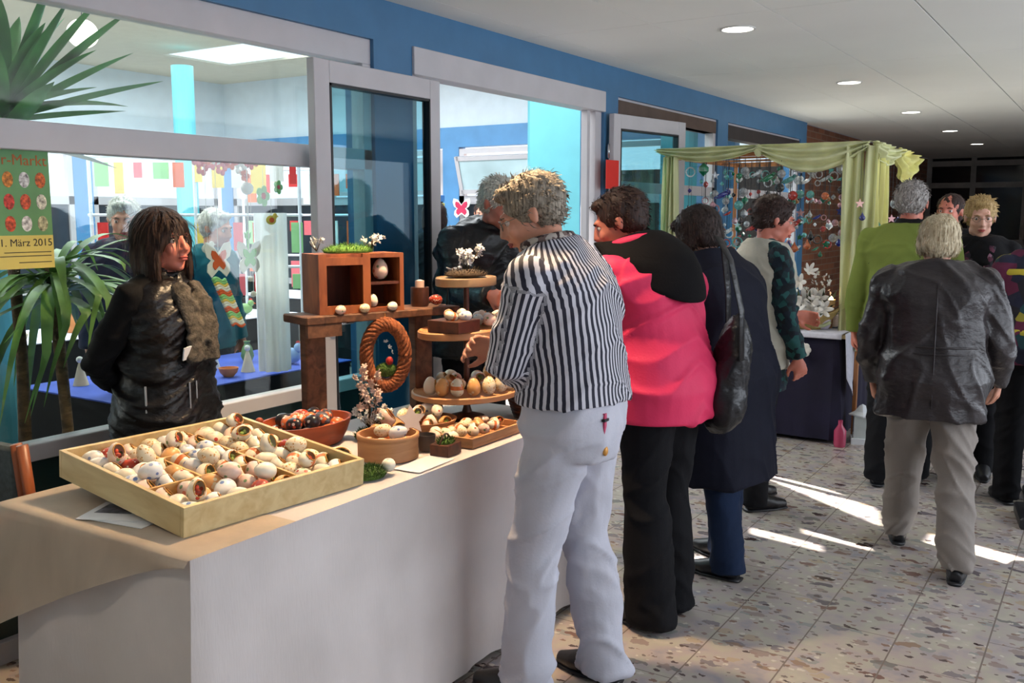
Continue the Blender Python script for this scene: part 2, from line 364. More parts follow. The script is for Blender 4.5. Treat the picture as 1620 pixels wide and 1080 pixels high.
# ---- the winter garden behind the facade
AY, AX, AZ = 9.5, -11.0, 3.4
a = MB(); a.b2((AX-.1, AY, 2.6), (FX-.14, AY+.15, AZ)); a.b2((FX-.14, -3, 2.6), (FX-.05, 21, AZ+.1)); a.b2((AX-.15, -3, 2.6), (AX, AY+.15, AZ))
a.build('wall_atrium_upper', mat('pale_upper_wall', (214, 226, 236), .7, var=.03), kind='structure')
b_ = MB(); b_.b2((AX, AY-.04, 2.36), (FX-.14, AY+.12, 2.6)); b_.b2((AX-.12, -3, 2.36), (AX+.04, AY, 2.6))
for x in (-10.96, -9.1, -6.95, -5.0, -3.5): b_.b2((x-.12, AY-.04, 0), (x+.12, AY+.1, 2.36))
for y in (0, 2.4, 4.8, 7.2): b_.b2((AX-.12, y-.13, 0), (AX+.04, y+.13, 2.36))
b_.build('beam_atrium', M_blue2, kind='structure')
f = MB(); gl = MB(); gm = MB()
def awin(p0, p1, axis):
    def bx(u0, u1, z0, z1, d0=-.03, d1=.04, mb=f):
        if axis == 'x': mb.b2((u0, AY+d0, z0), (u1, AY+d1, z1))
        else: mb.b2((AX-d1, u0, z0), (AX-d0, u1, z1))
    bx(p0, p1, 2.28, 2.34); bx(p0, p1, 1.68, 1.78); bx(p0, p1, .6, .68)
    bx(p0, p0+.07, .6, 2.28); bx(p1-.07, p1, .6, 2.28)
    bx(p0+.07, p1-.07, .68, 1.68, .0, .01, gm); bx(p0, p1, 0, .6, .0, .04, gl)
for x0, x1 in ((-10.84, -9.22), (-8.98, -7.07), (-6.83, -5.12), (-4.88, -3.62)): awin(x0, x1, 'x')
for y0, y1 in ((.13, 2.27), (2.53, 4.67), (4.93, 7.07), (7.33, 9.3)): awin(y0, y1, 'y')
ff = f.build('window_5', M_alu, kind='structure'); gl.build('lower_panel', M_green, ff)
gm.build('window_pane', mat('atrium_window_glass', (60, 66, 74), .06, var=.3, vs=(1, 1, 1)), ff)
# tilted-open top lights behind the doorway
for x0, x1 in ((-8.9, -7.15), (-6.75, -5.2)):
    R = Matrix.Rotation(math.radians(16), 3, 'X')
    s_ = MB(); L = x1-x0; cx = (x0+x1)/2
    for zz in (-.2, .2): s_.box((0, 0, zz), (L, .04, .05))
    for xx in (-L/2, L/2): s_.box((xx, 0, 0), (.05, .04, .45))
    bmesh.ops.rotate(s_.bm, matrix=R, verts=s_.bm.verts[:], cent=(0, 0, -.22)); bmesh.ops.translate(s_.bm, vec=(cx, AY-.07, 2.03), verts=s_.bm.verts[:])
    so_ = s_.build('window_6', M_alu, kind='structure')
    g_ = MB().box((0, 0, 0), (L, .01, .4)); bmesh.ops.rotate(g_.bm, matrix=R, verts=g_.bm.verts[:], cent=(0, 0, -.22)); bmesh.ops.translate(g_.bm, vec=(cx, AY-.07, 2.03), verts=g_.bm.verts[:])
    g_.build('window_pane', mat('tilted_pane', (190, 216, 222), .05, var=.2, vs=(1, 1, 1), spec=.8), so_)
p = MB(); p.b2((-4.86, 7.9, 0), (-4.28, 8.3, AZ)); p.cyl((-9, 7.2, 0), (-9, 7.2, 3.2), .12, n=24)
p.cyl((-5.3, 8.95, 0), (-5.3, 8.95, AZ), .2, n=24); p.cyl((-3.75, 8.95, 0), (-3.75, 8.95, AZ), .2, n=24)
p.build('pillar_turquoise', M_turq, kind='structure')
# roof of the winter garden with slots added to shape the hall's sun patches
def back(pt):                                             # where the ray to a floor point crosses the roof
    k = AZ/-SUN_DIR.z; return (pt[0]-SUN_DIR.x*k, pt[1]-SUN_DIR.y*k)
HOLES = [[back(q) for q in Q] for Q in (
    [(-1.72, 5.70), (-1.00, 5.16), (-.92, 4.86), (-1.72, 5.44)],
    [atz(*q, 0) for q in ((1180, 832), (1300, 862), (1300, 872), (1180, 842))],
    [atz(*q, 0) for q in ((1262, 832), (1378, 862), (1378, 871), (1262, 841))],
    [(-1.58, 4.02), (-1.36, 3.9), (-1.36, 3.75), (-1.58, 3.9)],
    [(-.72, 4.9), (-.1, 4.7), (-.1, 4.45), (-.72, 4.65)],)]
HOLES += [[(-6.55, 4.05), (-6.2, 4.05), (-6.2, 4.4), (-6.55, 4.4)]]  # added slot that aims sun at the white fabric column
HOLES += [[(-10.6, .2), (-9.3, .2), (-9.3, 2.2), (-10.6, 2.2)], [(-9.6, 7.4), (-8.2, 7.4), (-8.2, 8.4), (-9.6, 8.4)]]
def roof():
    # cut polygons out of a sheet by a 2-D curve with holes
    c = bpy.data.curves.new('roof', 'CURVE'); c.dimensions = '2D'; c.fill_mode = 'BOTH'; c.extrude = .012
    for P in [[(-11.15, -3), (FX-.05, -3), (FX-.05, 9.65), (-11.15, 9.65)]]+HOLES:
        sp = c.splines.new('POLY'); sp.points.add(len(P)-1); sp.use_cyclic_u = True
        for i, q in enumerate(P): sp.points[i].co = (q[0], q[1], 0, 1)
    o = bpy.data.objects.new('t', c); COL.objects.link(o); dg = bpy.context.evaluated_depsgraph_get(); me = bpy.data.meshes.new_from_object(o.evaluated_get(dg)); bpy.data.objects.remove(o)
    me.materials.append(mat('atrium_ceiling', (206, 202, 184), .8, var=.03)); link('ceiling_atrium', me, kind='structure', loc=(0, 0, AZ+.012))
roof()
# ================================================================== THE EGG TABLE
M_cloth = mat('linen_cloth', (214, 206, 204), .9, var=.07, vs=(3, 3, 3), bump=.5, bs=(160, 160, 24), bd=.002, sheen=.2)
M_oak = wood('yellow_wood', (206, 176, 122), (224, 200, 148), (30, 5, 30), .45)
M_oakin = wood('orange_wood', (216, 160, 92), (236, 190, 122), (30, 5, 30), .5)
M_rust = wood('rustic_wood', (70, 44, 32), (124, 84, 60), (5, 30, 30), .75)
M_terra = mat('reddish_wood', (168, 76, 40), .45, var=.2, vs=(8, 8, 30))
M_bent = wood('bentwood', (188, 130, 84), (214, 160, 112), (6, 6, 40), .5)
M_moss = mat('moss', (74, 106, 40), .95, var=.4, vs=(60, 60, 60), bump=1, bs=(150, 150, 150), bd=.01)
M_dkbrown = wood('dark_brown_wood', (58, 32, 22), (96, 54, 36), (20, 20, 20), .5)
TX0, TX1, TY0, TY1, TZ = -2.5, -1.78, 1.39, 3.3, .75
t = empty('folding_table', ((TX0+TX1)/2, (TY0+TY1)/2, 0), 0, 'long folding table under the pale linen cloth full of decorated eggs', 'table')
hx, hy = (TX1-TX0)/2-.01, (TY1-TY0)/2-.01
MB().b2((-hx, -hy, TZ-.035), (hx, hy, TZ-.006)).build('tabletop', M_oak, t)
for sx in (-1, 1):
    for sy in (-1, 1): MB().cyl((sx*(hx-.07), sy*(hy-.1), 0), (sx*(hx-.07), sy*(hy-.1), TZ-.035), .016).build('leg', M_dark, t)
def cloth_skirt(x0, x1, y0, y1, z, hem, wav, rnd=.03, n=220, m=22, seed=0., top=10):
    """a cloth that covers a table top and hangs down all round in soft folds"""
    mb = MB(); bm = mb.bm; per = []
    L = 2*((x1-x0)+(y1-y0))
    for k in range(n):
        s = k/n*L
        if s < x1-x0: p = (x0+s, y0, 0, -1)
        elif s < (x1-x0)+(y1-y0): p = (x1, y0+s-(x1-x0), 1, 0)
        elif s < 2*(x1-x0)+(y1-y0): p = (x1-(s-(x1-x0)-(y1-y0)), y1, 0, 1)
        else: p = (x0, y1-(s-2*(x1-x0)-(y1-y0)), -1, 0)
        d = min(abs(p[0]-x0)+abs(p[1]-y0), abs(p[0]-x1)+abs(p[1]-y0), abs(p[0]-x0)+abs(p[1]-y1), abs(p[0]-x1)+abs(p[1]-y1))
        per.append(p+(d, s))
    rows = []
    for j in range(m+1):
        f = j/m; row = []
        for (x, y, nx, ny, d, s) in per:
            a = wav*f**.7*(noise.noise(Vector((s*5.2+seed, f*.5, seed)))*1.1+.5*noise.noise(Vector((s*13+seed, f*.8, 3.1))))
            out = .004+.03*f*math.exp(-d*9)+a+.012*f
            dz = 0 if j else 0
            row.append(bm.verts.new((x+nx*out, y+ny*out, z-(z-hem)*f if j else z)))
        rows.append(row)
    for a, b in zip(rows[:-1], rows[1:]):
        for i in range(n): bm.faces.new((a[i], b[i], b[(i+1) % n], a[(i+1) % n]))
    bm.faces.new(rows[0])
    return mb
cloth_skirt(TX0, TX1, TY0, TY1, TZ+.003, .02, .022, seed=4).build('tablecloth', M_cloth, smooth=40, label='pale linen tablecloth hanging to the floor over the egg table', cat='tablecloth')
# sheer overlay with a dipping corner over the near end
M_sheer = sheer('sheer_overlay', (206, 190, 172), .86)
def ov(u, v):                                             # u along the end edge from the front corner to the back corner, v across top -> down
    x = TX1+.012-(TX1-TX0+.10)*u
    if v < .45: return (x, TY0+.34*(.45-v)/.45-.018, TZ+.0065+.001*math.sin(u*9))
    w = (v-.45)/.55; L = .015+.37*u**1.25
    return (x-.06*w*u, TY0-.022-.055*w*u-.012*w*math.sin(u*15+w*2), TZ+.006-L*w)
MB().grid(ov, 40, 20).build('tablecloth', M_sheer, smooth=True, label='thin beige overlay cloth dipping over the near end of the egg table', cat='tablecloth')
def strip(u, v):                                          # the overlay's border along the front edge
    y = TY0+.33+u*(TY1-TY0-.35)
    return (TX1+.006-.04*(1-min(1, v*1.6)) if v < .6 else TX1+.008, y, TZ+.0066 if v < .6 else TZ+.0066-.02*(v-.6)/.4)
# ---- eggs
M_EGG = {}
def egg_mat(key, base, spots, sc=30, th=.32, bands=None):
    t = NT('egg_'+key); co = t.coord((1, 1, 1)); n = t.node('ShaderNodeTexNoise'); n.inputs['Scale'].default_value = 25; t.link(co, n.inputs[0])
    c = t.mix(n.outputs[0], rgb(*base), rgb(*[min(255, int(x*1.06)) for x in base]))
    if spots:
        v = t.node('ShaderNodeTexVoronoi'); v.inputs['Scale'].default_value = sc*2.2; t.link(co, v.inputs['Vector'])
        ins = t.math('LESS_THAN', v.outputs['Distance'], th); s2 = t.node('ShaderNodeSeparateColor'); t.link(v.outputs['Color'], s2.inputs[0])
        cc = t.ramp(s2.outputs[0], [(k/len(spots), rgb(*x)) for k, x in enumerate(spots)], 'CONSTANT'); c = t.mix(ins, c, cc)
    if bands:
        w = t.node('ShaderNodeSeparateXYZ'); t.link(co, w.inputs[0])
        m = t.math('LESS_THAN', t.math('ABSOLUTE', w.outputs[2]), bands[1]); c = t.mix(m, c, rgb(*bands[0]))
    t.link(c, t.b.inputs['Base Color']); t.b.inputs['Roughness'].default_value = .32; M_EGG[key] = t.m
egg_mat('cream egg with red flowers', (244, 226, 200), [(206, 70, 50), (236, 222, 196), (120, 150, 90), (240, 226, 200)])
egg_mat('white egg with blue blossoms', (240, 236, 232), [(120, 140, 190), (240, 236, 232), (180, 190, 220)])
egg_mat('pinkish egg with green leaves', (240, 208, 190), [(130, 160, 110), (240, 210, 190), (220, 130, 110)])
egg_mat('honey egg with pale scratches', (228, 168, 104), [(250, 226, 186), (228, 168, 104)], 40, .4)
egg_mat('cream egg with orange band', (246, 230, 202), [(246, 230, 202), (222, 140, 80)], 45, .25, ((222, 120, 60), .006))
egg_mat('plain ivory egg', (246, 234, 214), None)
egg_mat('gold dotted cream egg', (244, 224, 190), [(214, 160, 80)], 60, .3)
egg_mat('white dotted rust red egg', (170, 62, 40), [(245, 235, 220)], 48, .24)
egg_mat('black egg with pale flowers', (40, 36, 40), [(230, 220, 210), (200, 90, 60), (60, 60, 80)], 30, .36)
egg_mat('dark grey egg with orange flowers', (90, 88, 96), [(228, 110, 60), (230, 210, 190)], 30, .42)
egg_mat('orange egg with white flowers', (222, 120, 70), [(250, 236, 222), (240, 170, 120)], 32, .38)
EK = list(M_EGG)
LIGHT = EK[:7]; DARK = EK[7:]
def egg_bm(R=.0215, L=.029, n=16, m=12):
    mb = MB(); pr = []
    for k in range(m+1):
        a = PI*k/m; z = -math.cos(a)*L; r = math.sin(a)*R*(1-.16*math.cos(PI-a)*1)
        pr.append((max(r, .0003), z))
    return mb.lathe(pr, n=n)
EGG = {}
def egg_proto(k):
    mb = egg_bm(); bmesh.ops.recalc_face_normals(mb.bm, faces=mb.bm.faces); me = bpy.data.meshes.new('egg'); mb.bm.to_mesh(me); mb.bm.free(); me.shade_smooth(); me.materials.append(M_EGG[k]); return me
for k in EK: EGG[k] = egg_proto(k)
# an egg with an oval opening cut in its side, a gilt rim and a tiny scene inside
def openegg_mesh(k):
    mb = egg_bm(n=24, m=18); bm = mb.bm
    dl = [f for f in bm.faces if (lambda c: c.y > 0 and (c.x/.0135)**2+((c.z)/.019)**2 < 1)(f.calc_center_median())]
    bmesh.ops.delete(bm, geom=dl, context='FACES'); me = bpy.data.meshes.new('egg'); bm.to_mesh(me); bm.free(); me.shade_smooth(); me.materials.append(M_EGG[k]); return me
M_gilt = mat('gilt_cord', (206, 146, 70), .4, .3)
M_inner = mat('egg_scene_red', (200, 70, 40), .6, var=.4, vs=(90, 90, 90)); M_inner2 = mat('egg_scene_green', (120, 140, 60), .7, var=.4, vs=(90, 90, 90))
def rim_mesh():
    mb = MB(); pts = []
    for i in range(20):
        a = 2*PI*i/20; x = .0138*math.cos(a); z = .0193*math.sin(a); y = .0215*math.sqrt(max(0, 1-(x/.0215)**2-(z/.029)**2)); pts.append((x, y, z))
    mb.tube(pts, .0016, 6, close=True); return mesh_of(mb, 'rim', M_gilt)
def mesh_of(mb, name, m, smooth=True):
    bmesh.ops.recalc_face_normals(mb.bm, faces=mb.bm.faces); me = bpy.data.meshes.new(name); mb.bm.to_mesh(me); mb.bm.free()
    if smooth: me.shade_smooth()
    for x in (m if isinstance(m, list) else [m]): me.materials.append(x)
    return me
RIM = rim_mesh()
fb = [MB().ell((0, .004, -.006), (.010, .008, .008)).ell((.003, .008, .004), (.005, .004, .007)) for _ in range(2)]
FIG = [mesh_of(fb[0], 'little_scene', M_inner), mesh_of(fb[1], 'little_scene', M_inner2)]
OPEN = {k: openegg_mesh(k) for k in LIGHT[:6]}
def place_egg(p, R, key, label, group, scl=1.0, opened=False):
    """R: rotation matrix of the egg (long axis z, opening to +y)"""
    if opened and key in OPEN:
        o = bpy.data.objects.new('egg', OPEN[key]); COL.objects.link(o)
        for nm, me in (('rim', RIM), ('little_scene', random.choice(FIG))):
            c = bpy.data.objects.new(nm, me); COL.objects.link(c); c.parent = o
        label = 'opened '+label
    else:
        o = bpy.data.objects.new('egg', EGG[key]); COL.objects.link(o)
    o.matrix_world = Matrix.Translation(p) @ (R.to_4x4() if R is not None else Matrix()) @ Matrix.Scale(scl, 4)
    return tag(o, label, 'egg', group)
def rnd_lying():
    return Matrix.Rotation(random.uniform(0, 2*PI), 3, 'Z') @ Matrix.Rotation(PI/2+random.uniform(-.35, .35), 3, 'X') @ Matrix.Rotation(random.uniform(0, 2*PI), 3, 'Z')
def rnd_open():                                           # lying with the window up and towards the visitors
    return Matrix.Rotation(random.uniform(-.9, .9)+math.radians(-60), 3, 'Z') @ Matrix.Rotation(random.uniform(.35, .8), 3, 'X') @ Matrix.Rotation(random.choice((PI/2, 0, PI/2))+random.uniform(-.3, .3), 3, 'Y')
# ---- the compartment tray, propped up towards the seller
FR = Vector((-1.905, 1.465, TZ+.006)); ex = Vector((.02, .61, .0)).normalized(); el = Vector((-.585, .075, .056)).normalized(); ez = ex.cross(el).normalized()
if ez.z < 0: ez = -ez
TM = Matrix((ex, el, ez)).transposed().to_4x4(); TM.translation = FR
LU, LV, HT = .61, .60, .08
tr = empty('egg_tray', FR, 0, 'large shallow yellow wood tray with compartments full of eggs on the table', 'tray')
tr.matrix_world = TM
b = MB(); w = .014
b.b2((0, 0, 0), (LU, w, HT), .001).b2((0, LV-w, 0), (LU, LV, HT), .001).b2((0, w, 0), (w, LV-w, HT), .001).b2((LU-w, w, 0), (LU, LV-w, HT), .001)
b.build('frame', M_oak, tr)
MB().b2((w, w, .002), (LU-w, LV-w, .012)).build('bottom', M_oakin, tr)
DIV = [((.40, .014), (.40, LV-.014)), ((.014, .215), (.40, .215)), ((.20, .215), (.20, LV-.014)), ((.20, .41), (.40, .41)), ((.40, .33), (LU-.014, .33))]
for (a0, a1), (b0, b1) in DIV:
    MB().b2((min(a0, b0)-(.004 if a0 == b0 else -.004), min(a1, b1)-(.004 if a1 == b1 else -.004), .012), (max(a0, b0)+(.004 if a0 == b0 else -.004), max(a1, b1)+(.004 if a1 == b1 else -.004), .062)).build('divider', M_oakin, tr)
CELLS = [('front left', .014, .396, .014, .211), ('back left', .014, .196, .219, .586), ('middle', .204, .396, .219, .406), ('back middle', .204, .396, .414, .586), ('front right', .404, .596, .014, .326), ('back right', .404, .596, .334, .586)]
for cn, u0, u1, v0, v1 in CELLS:
    nu = max(2, round((u1-u0)/.070)); nv = max(2, round((v1-v0)/.066))
    for i in range(nu):
        for j in range(nv):
            u = u0+(i+.5)*(u1-u0)/nu+random.uniform(-.003, .003); v = v0+(j+.5)*(v1-v0)/nv+random.uniform(-.003, .003)
            op = random.random() < .45; key = random.choice(LIGHT[:6] if op else LIGHT+LIGHT+['white dotted rust red egg'])
            R = (TM.to_3x3() @ (Matrix.Rotation(-2.0+random.uniform(-.8, .8), 3, 'Z') @ Matrix.Rotation(random.uniform(.5, .9), 3, 'X') @ Matrix.Rotation(PI/2+random.uniform(-.4, .4), 3, 'Y'))) if op else rnd_lying()
            z = .012+.029+random.uniform(.0, .004)
            place_egg(TM @ Vector((u, v, z)), R, key, f'{key} in the {cn} tray compartment, {ordn(j)} row, {ordn(i)} along', 'eggs in the %s compartment of the yellow tray' % cn, random.uniform(1.18, 1.34), op)
            if (i+j) % 3 == 0 and i+1 < nu and j+1 < nv:      # some lie on top of the first layer
                key = random.choice(LIGHT); op = random.random() < .5
                place_egg(TM @ Vector((u+(u1-u0)/nu/2, v+(v1-v0)/nv/2, .082)), rnd_open() if op else rnd_lying(), key, f'{key} on top, {cn} tray compartment, {ordn(j)} row, {ordn(i)} along', 'upper eggs in the %s compartment of the yellow tray' % cn, 1.15, op and key in OPEN)
# leaflets under the tray's left end
M_paper = mat('printed_paper', (226, 228, 234), .6, var=.05)
for k, (dx, dy, rz, lab) in enumerate(((0, 0, .15, 'folded white leaflet lying lowest under the raised side of the egg tray'), (.02, -.01, .45, 'glossy leaflet with a dark picture lying on the white one beside the tray'))):
    q = atz(195-k*10, 826-k*8, TZ+.007)
    r = empty('leaflet', (q.x-.03+dx, q.y+.05+dy, TZ+.0072+.0018*k), rz, lab, 'leaflet', None)
    MB().b2((-.105, -.075, 0), (.105, .075, .0014)).build('sheet', M_paper, r)
    MB().b2((-.085, -.02, .00145), (.02, .06, .0016)).build('picture', mat('leaflet_picture', (92, 98, 112), .4, var=.6, vs=(30, 30, 30)), r)
# ---- reddish oval bowl
def bowl(name, loc, rx, ry, h, m, lab, cat, th=.008, flare=.78, rz=0.):
    mb = MB(); pr = [(flare*.9, 0), (flare, .004), (flare+.12, h*.45), (1, h), (1-th/rx, h), (flare+.12-th/rx, h*.5), (flare-th/rx, .01), (.001, .01)]
    mb.lathe([(r, z) for r, z in pr], n=40)
    bmesh.ops.scale(mb.bm, vec=(rx, ry, 1), verts=mb.bm.verts)
    o = mb.build(name, m, smooth=50, label=lab, cat=cat, loc=loc, rz=rz); return o
BW = Vector((-2.36, 2.345, TZ+.006))
bo = bowl('wooden_bowl', BW, .13, .19, .085, M_terra, 'reddish brown oval wooden bowl filled with dark patterned eggs behind the tray', 'bowl')
def heap(c, rx, ry, z0, n, keys, where, group, layers=1, scl=1., tries=900, mind=.045, openp=.3, slope=0):
    pts = []
    for L in range(layers):
        got = 0
        for _ in range(tries):
            a = random.uniform(0, 2*PI); r = math.sqrt(random.random())*(1-.28*L); p = Vector((c[0]+rx*r*math.cos(a), c[1]+ry*r*math.sin(a), z0+L*.034*scl+random.uniform(0, .004)))
            if all((p-q).length > mind*scl for q in pts): pts.append(p); got += 1
            if got >= n/layers: break
    for i, p in enumerate(sorted(pts, key=lambda q: q.y-.6*q.x)):
        op = random.random() < openp; ks = [k for k in keys if (not op or k in OPEN)] or keys; key = random.choice(ks); op = op and key in OPEN
        place_egg(p, rnd_open() if op else rnd_lying(), key, f'{key} {where}, {ordn(i)} nearest' if i < 35 else f'{key} {where}, farthest', group, scl*random.uniform(.93, 1.05), op)
    return pts
heap(BW+Vector((0, 0, 0)), .09, .145, BW.z+.045, 34, DARK+DARK+['plain ivory egg', 'cream egg with red flowers'], 'in the reddish oval bowl', 'eggs in the reddish oval bowl', 2, 1.15, mind=.036, openp=.05)
MB().lathe([(.012, 0), (.014, .012), (.008, .018), (.001, .02)], n=14).build('knob', M_terra, bo, True, loc=(-.1, -.12, .083))
# ---- round bentwood box with slit and eggs
RB = Vector((-2.0, 2.36, TZ+.006))
mb = MB(); mb.lathe([(.098, 0), (.1, .002), (.1, .082), (.096, .083), (.093, .082), (.093, .008), (.001, .008)], n=48)
ro = mb.build('round_box', M_bent, smooth=40, label='round bentwood box without a lid, holding cream eggs behind the moss', cat='box', loc=RB)
MB().lathe([(.1005, .066), (.103, .067), (.103, .082), (.1005, .083)], n=48, cap=False).build('rim', M_bent, ro, True)
heap(RB, .068, .068, RB.z+.045, 11, LIGHT+['orange egg with white flowers'], 'in the round bentwood box', 'eggs in the round bentwood box', 2, 1.1, openp=.5)
# ---- moss tuft with egg, standing eggs beside the tray
def moss(loc, rx, ry, h, lab, name='moss_tuft', parent=None, n=500, cat='moss', col=M_moss, bl=.016):
    mb = MB(); mb.ell((0, 0, h*.25), (rx*.9, ry*.9, h*.6))
    bm = mb.bm; bmesh.ops.delete(bm, geom=[v for v in bm.verts if v.co.z < -.001], context='VERTS')
    for _ in range(n):
        a = random.uniform(0, 2*PI); e = math.acos(random.random()); d = Vector((math.cos(a)*math.sin(e)*rx*.85, math.sin(a)*math.sin(e)*ry*.85, math.cos(e)*h*.7+.003)); u = Vector((d.x/rx, d.y/ry, 1.0+random.uniform(-.4, .4))).normalized()*random.uniform(.6, 1.3)*bl
        s_ = Vector((random.uniform(-1, 1), random.uniform(-1, 1), 0))*.0022
        v = [bm.verts.new(d-s_), bm.verts.new(d+s_), bm.verts.new(d+u)]; bm.faces.new(v)
    bmesh.ops.translate(bm, vec=(0, 0, 0), verts=bm.verts)
    if parent: return mb.build(name, col, parent, loc=loc, kind=None)
    return mb.build(name, col, label=lab, cat=cat, loc=loc)
moss((-1.885, 2.135, TZ+.006), .05, .062, .04, 'dark green moss tuft on the table edge beside the yellow tray', n=900)
place_egg(Vector((-1.865, 2.20, TZ+.034)), rnd_lying(), 'plain ivory egg', 'plain ivory egg leaning between the moss tuft and the round box', None)
place_egg(Vector((-2.05, 2.18, TZ+.04)), Matrix.Rotation(-1.9, 3, 'Z') @ Matrix.Rotation(.5, 3, 'X') @ Matrix.Rotation(1.2, 3, 'Y'), 'cream egg with red flowers', 'large cream egg standing behind the far corner of the yellow tray', None, 1.5, True)
# ---- box with handle, small pot, star, flat tray, white sheet
r = empty('handled_box', (-1.86, 2.49, TZ+.006), .1, 'small dark box with a green filling and a bow handle on the table edge', 'box')
MB().b2((-.035, -.045, 0), (.035, .045, .04), .002).build('box_body', M_dkbrown, r); moss((0, 0, .036), .03, .04, .02, None, 'filling', r, 150)
MB().tube([(0, -.043+.086*k/8, .035+.035*math.sin(PI*k/8)) for k in range(9)], .003, 6).build('handle', M_dkbrown, r, True)
MB().lathe([(.024, 0), (.03, .03), (.033, .055), (.03, .055), (.026, .02), (.001, .01)], n=24).build('small_pot', mat('grey_pot', (92, 84, 80), .6), smooth=40, label='small dark grey pot between the round box and the handled box', cat='pot', loc=(-1.95, 2.5, TZ+.006))
sm = []
for k in range(10): a = PI*k/5+PI/2; q = .052 if k % 2 == 0 else .026; sm.append((q*math.cos(a), q*math.sin(a)))
Ms = Matrix.Translation((-1.99, 2.47, TZ+.11)) @ Matrix.Rotation(math.radians(58), 4, 'Z') @ Matrix.Rotation(PI/2-.3, 4, 'X')
MB().prism(sm, .008, Ms).cyl((-1.99, 2.47, TZ+.006), (-1.992, 2.473, TZ+.075), .004).build('wooden_star', mat('white_star', (226, 206, 198), .6), label='pale wooden star on a pin standing behind the small pot', cat='ornament')
r = empty('serving_board', (-1.92, 2.76, TZ+.006), .0, 'flat brown wooden tray of small eggs near the striped shirt', 'tray')
MB().b2((-.1, -.17, 0), (.1, .17, .012), .002).build('bottom', M_bent, r)
for p_, q_ in (((-.1, -.17, .012), (-.09, .17, .035)), ((.09, -.17, .012), (.1, .17, .035)), ((-.09, -.17, .012), (.09, -.16, .035)), ((-.09, .16, .012), (.09, .17, .035))): MB().b2(p_, q_).build('rim', M_bent, r)
heap(Vector((-1.92, 2.76, 0)), .07, .13, TZ+.042, 18, LIGHT, 'on the flat brown tray', 'eggs on the flat brown tray', 1, .85, openp=.3)
MB().b2((-.05, -.1, 0), (.05, .1, .001)).build('paper_sheet', M_paper, label='small white sheet of paper on the table edge before the round box', cat='paper', loc=(-1.84, 2.35, TZ+.0065), rz=.05)
# ---- rustic stand, wreath, crate
SR = -.30
def onst(dx, dy, z=0): return Vector((-2.36+dx*math.cos(SR)-dy*math.sin(SR), 2.73+dx*math.sin(SR)+dy*math.cos(SR), z))
ST = empty('rustic_stand', (-2.36, 2.73, TZ+.006), SR, 'dark rustic plank stand bridging the back of the table', 'stand')
MB().b2((-.09, -.34, .41), (.09, .33, .44), .004).build('shelf_board', M_rust, ST)
MB().box((0, -.27, .205), (.05, .08, .41), bev=.004).build('side_board', M_rust, ST); MB().box((0, .2, .205), (.05, .08, .41), bev=.004).build('side_board', M_rust, ST)
MB().b2((.07, -.335, .365), (.088, -.2, .41)).build('bracket', M_rust, ST)
CR = empty('compartment_crate', onst(-.01, -.09, TZ+.006+.44), SR-.12, 'upright brown wooden crate with compartments standing on the rustic stand', 'crate')
cw = MB(); W2, H2 = .17, .215
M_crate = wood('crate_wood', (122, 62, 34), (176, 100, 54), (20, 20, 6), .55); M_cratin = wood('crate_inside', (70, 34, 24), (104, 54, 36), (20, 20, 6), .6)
cw.b2((-.075, -W2, 0), (.075, -W2+.016, H2)).b2((-.075, W2-.016, 0), (.075, W2, H2)).b2((-.075, -W2+.016, 0), (.075, W2-.016, .016)).b2((-.075, -W2+.016, H2-.016), (.075, W2-.016, H2)); cw.build('frame', M_crate, CR)
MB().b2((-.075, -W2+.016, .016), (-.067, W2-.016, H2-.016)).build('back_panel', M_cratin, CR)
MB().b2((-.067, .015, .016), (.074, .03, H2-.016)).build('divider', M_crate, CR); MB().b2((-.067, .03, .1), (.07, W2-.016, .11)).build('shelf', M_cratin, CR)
ff_ = MB()
for p_, q_ in (((.075, -W2, 0), (.086, -W2+.03, H2)), ((.075, .0, 0), (.086, .03, H2)), ((.075, -W2+.03, 0), (.086, 0, .03)), ((.075, -W2+.03, H2-.04), (.086, 0, H2-.012))): ff_.b2(p_, q_)
ff_.build('door', M_crate, CR)
place_egg(onst(.04, -.005, TZ+.446+.155), Matrix.Rotation(-1, 3, 'Z'), 'pinkish egg with green leaves', 'pale pinkish egg hanging in the upper right compartment of the crate', None, 1.35)
place_egg(onst(.05, -.045, TZ+.446+.041), Matrix.Rotation(-1, 3, 'Z'), 'plain ivory egg', 'plain ivory egg standing in the lower right compartment of the crate', None, .85)
M_white_fl = mat('white_petals', (236, 232, 226), .6, var=.05); M_pink_fl = mat('pinkish_petals', (238, 206, 190), .6, var=.1); M_twig = mat('twig', (92, 78, 58), .8); M_leaf = mat('leaf_green', (88, 120, 58), .6, var=.25)
def blossoms(pts, r, petals=5):
    mb = MB()
    for p in pts:
        n = Vector((random.uniform(-1, 1), random.uniform(-1, 1), random.uniform(0, 1))).normalized(); q = n.to_track_quat('Z', 'Y').to_matrix()
        for k in range(petals):
            a = 2*PI*k/petals; R = q @ Matrix.Rotation(a, 3, 'Z') @ Matrix.Rotation(-.45, 3, 'Y')
            mb.ell(Vector(p)+R @ Vector((r*.6, 0, 0)), (r*.6, r*.36, r*.08), R, 8, 5)
        mb.ell(Vector(p)+n*r*.12, r*.18, None, 6, 4)
    return mb
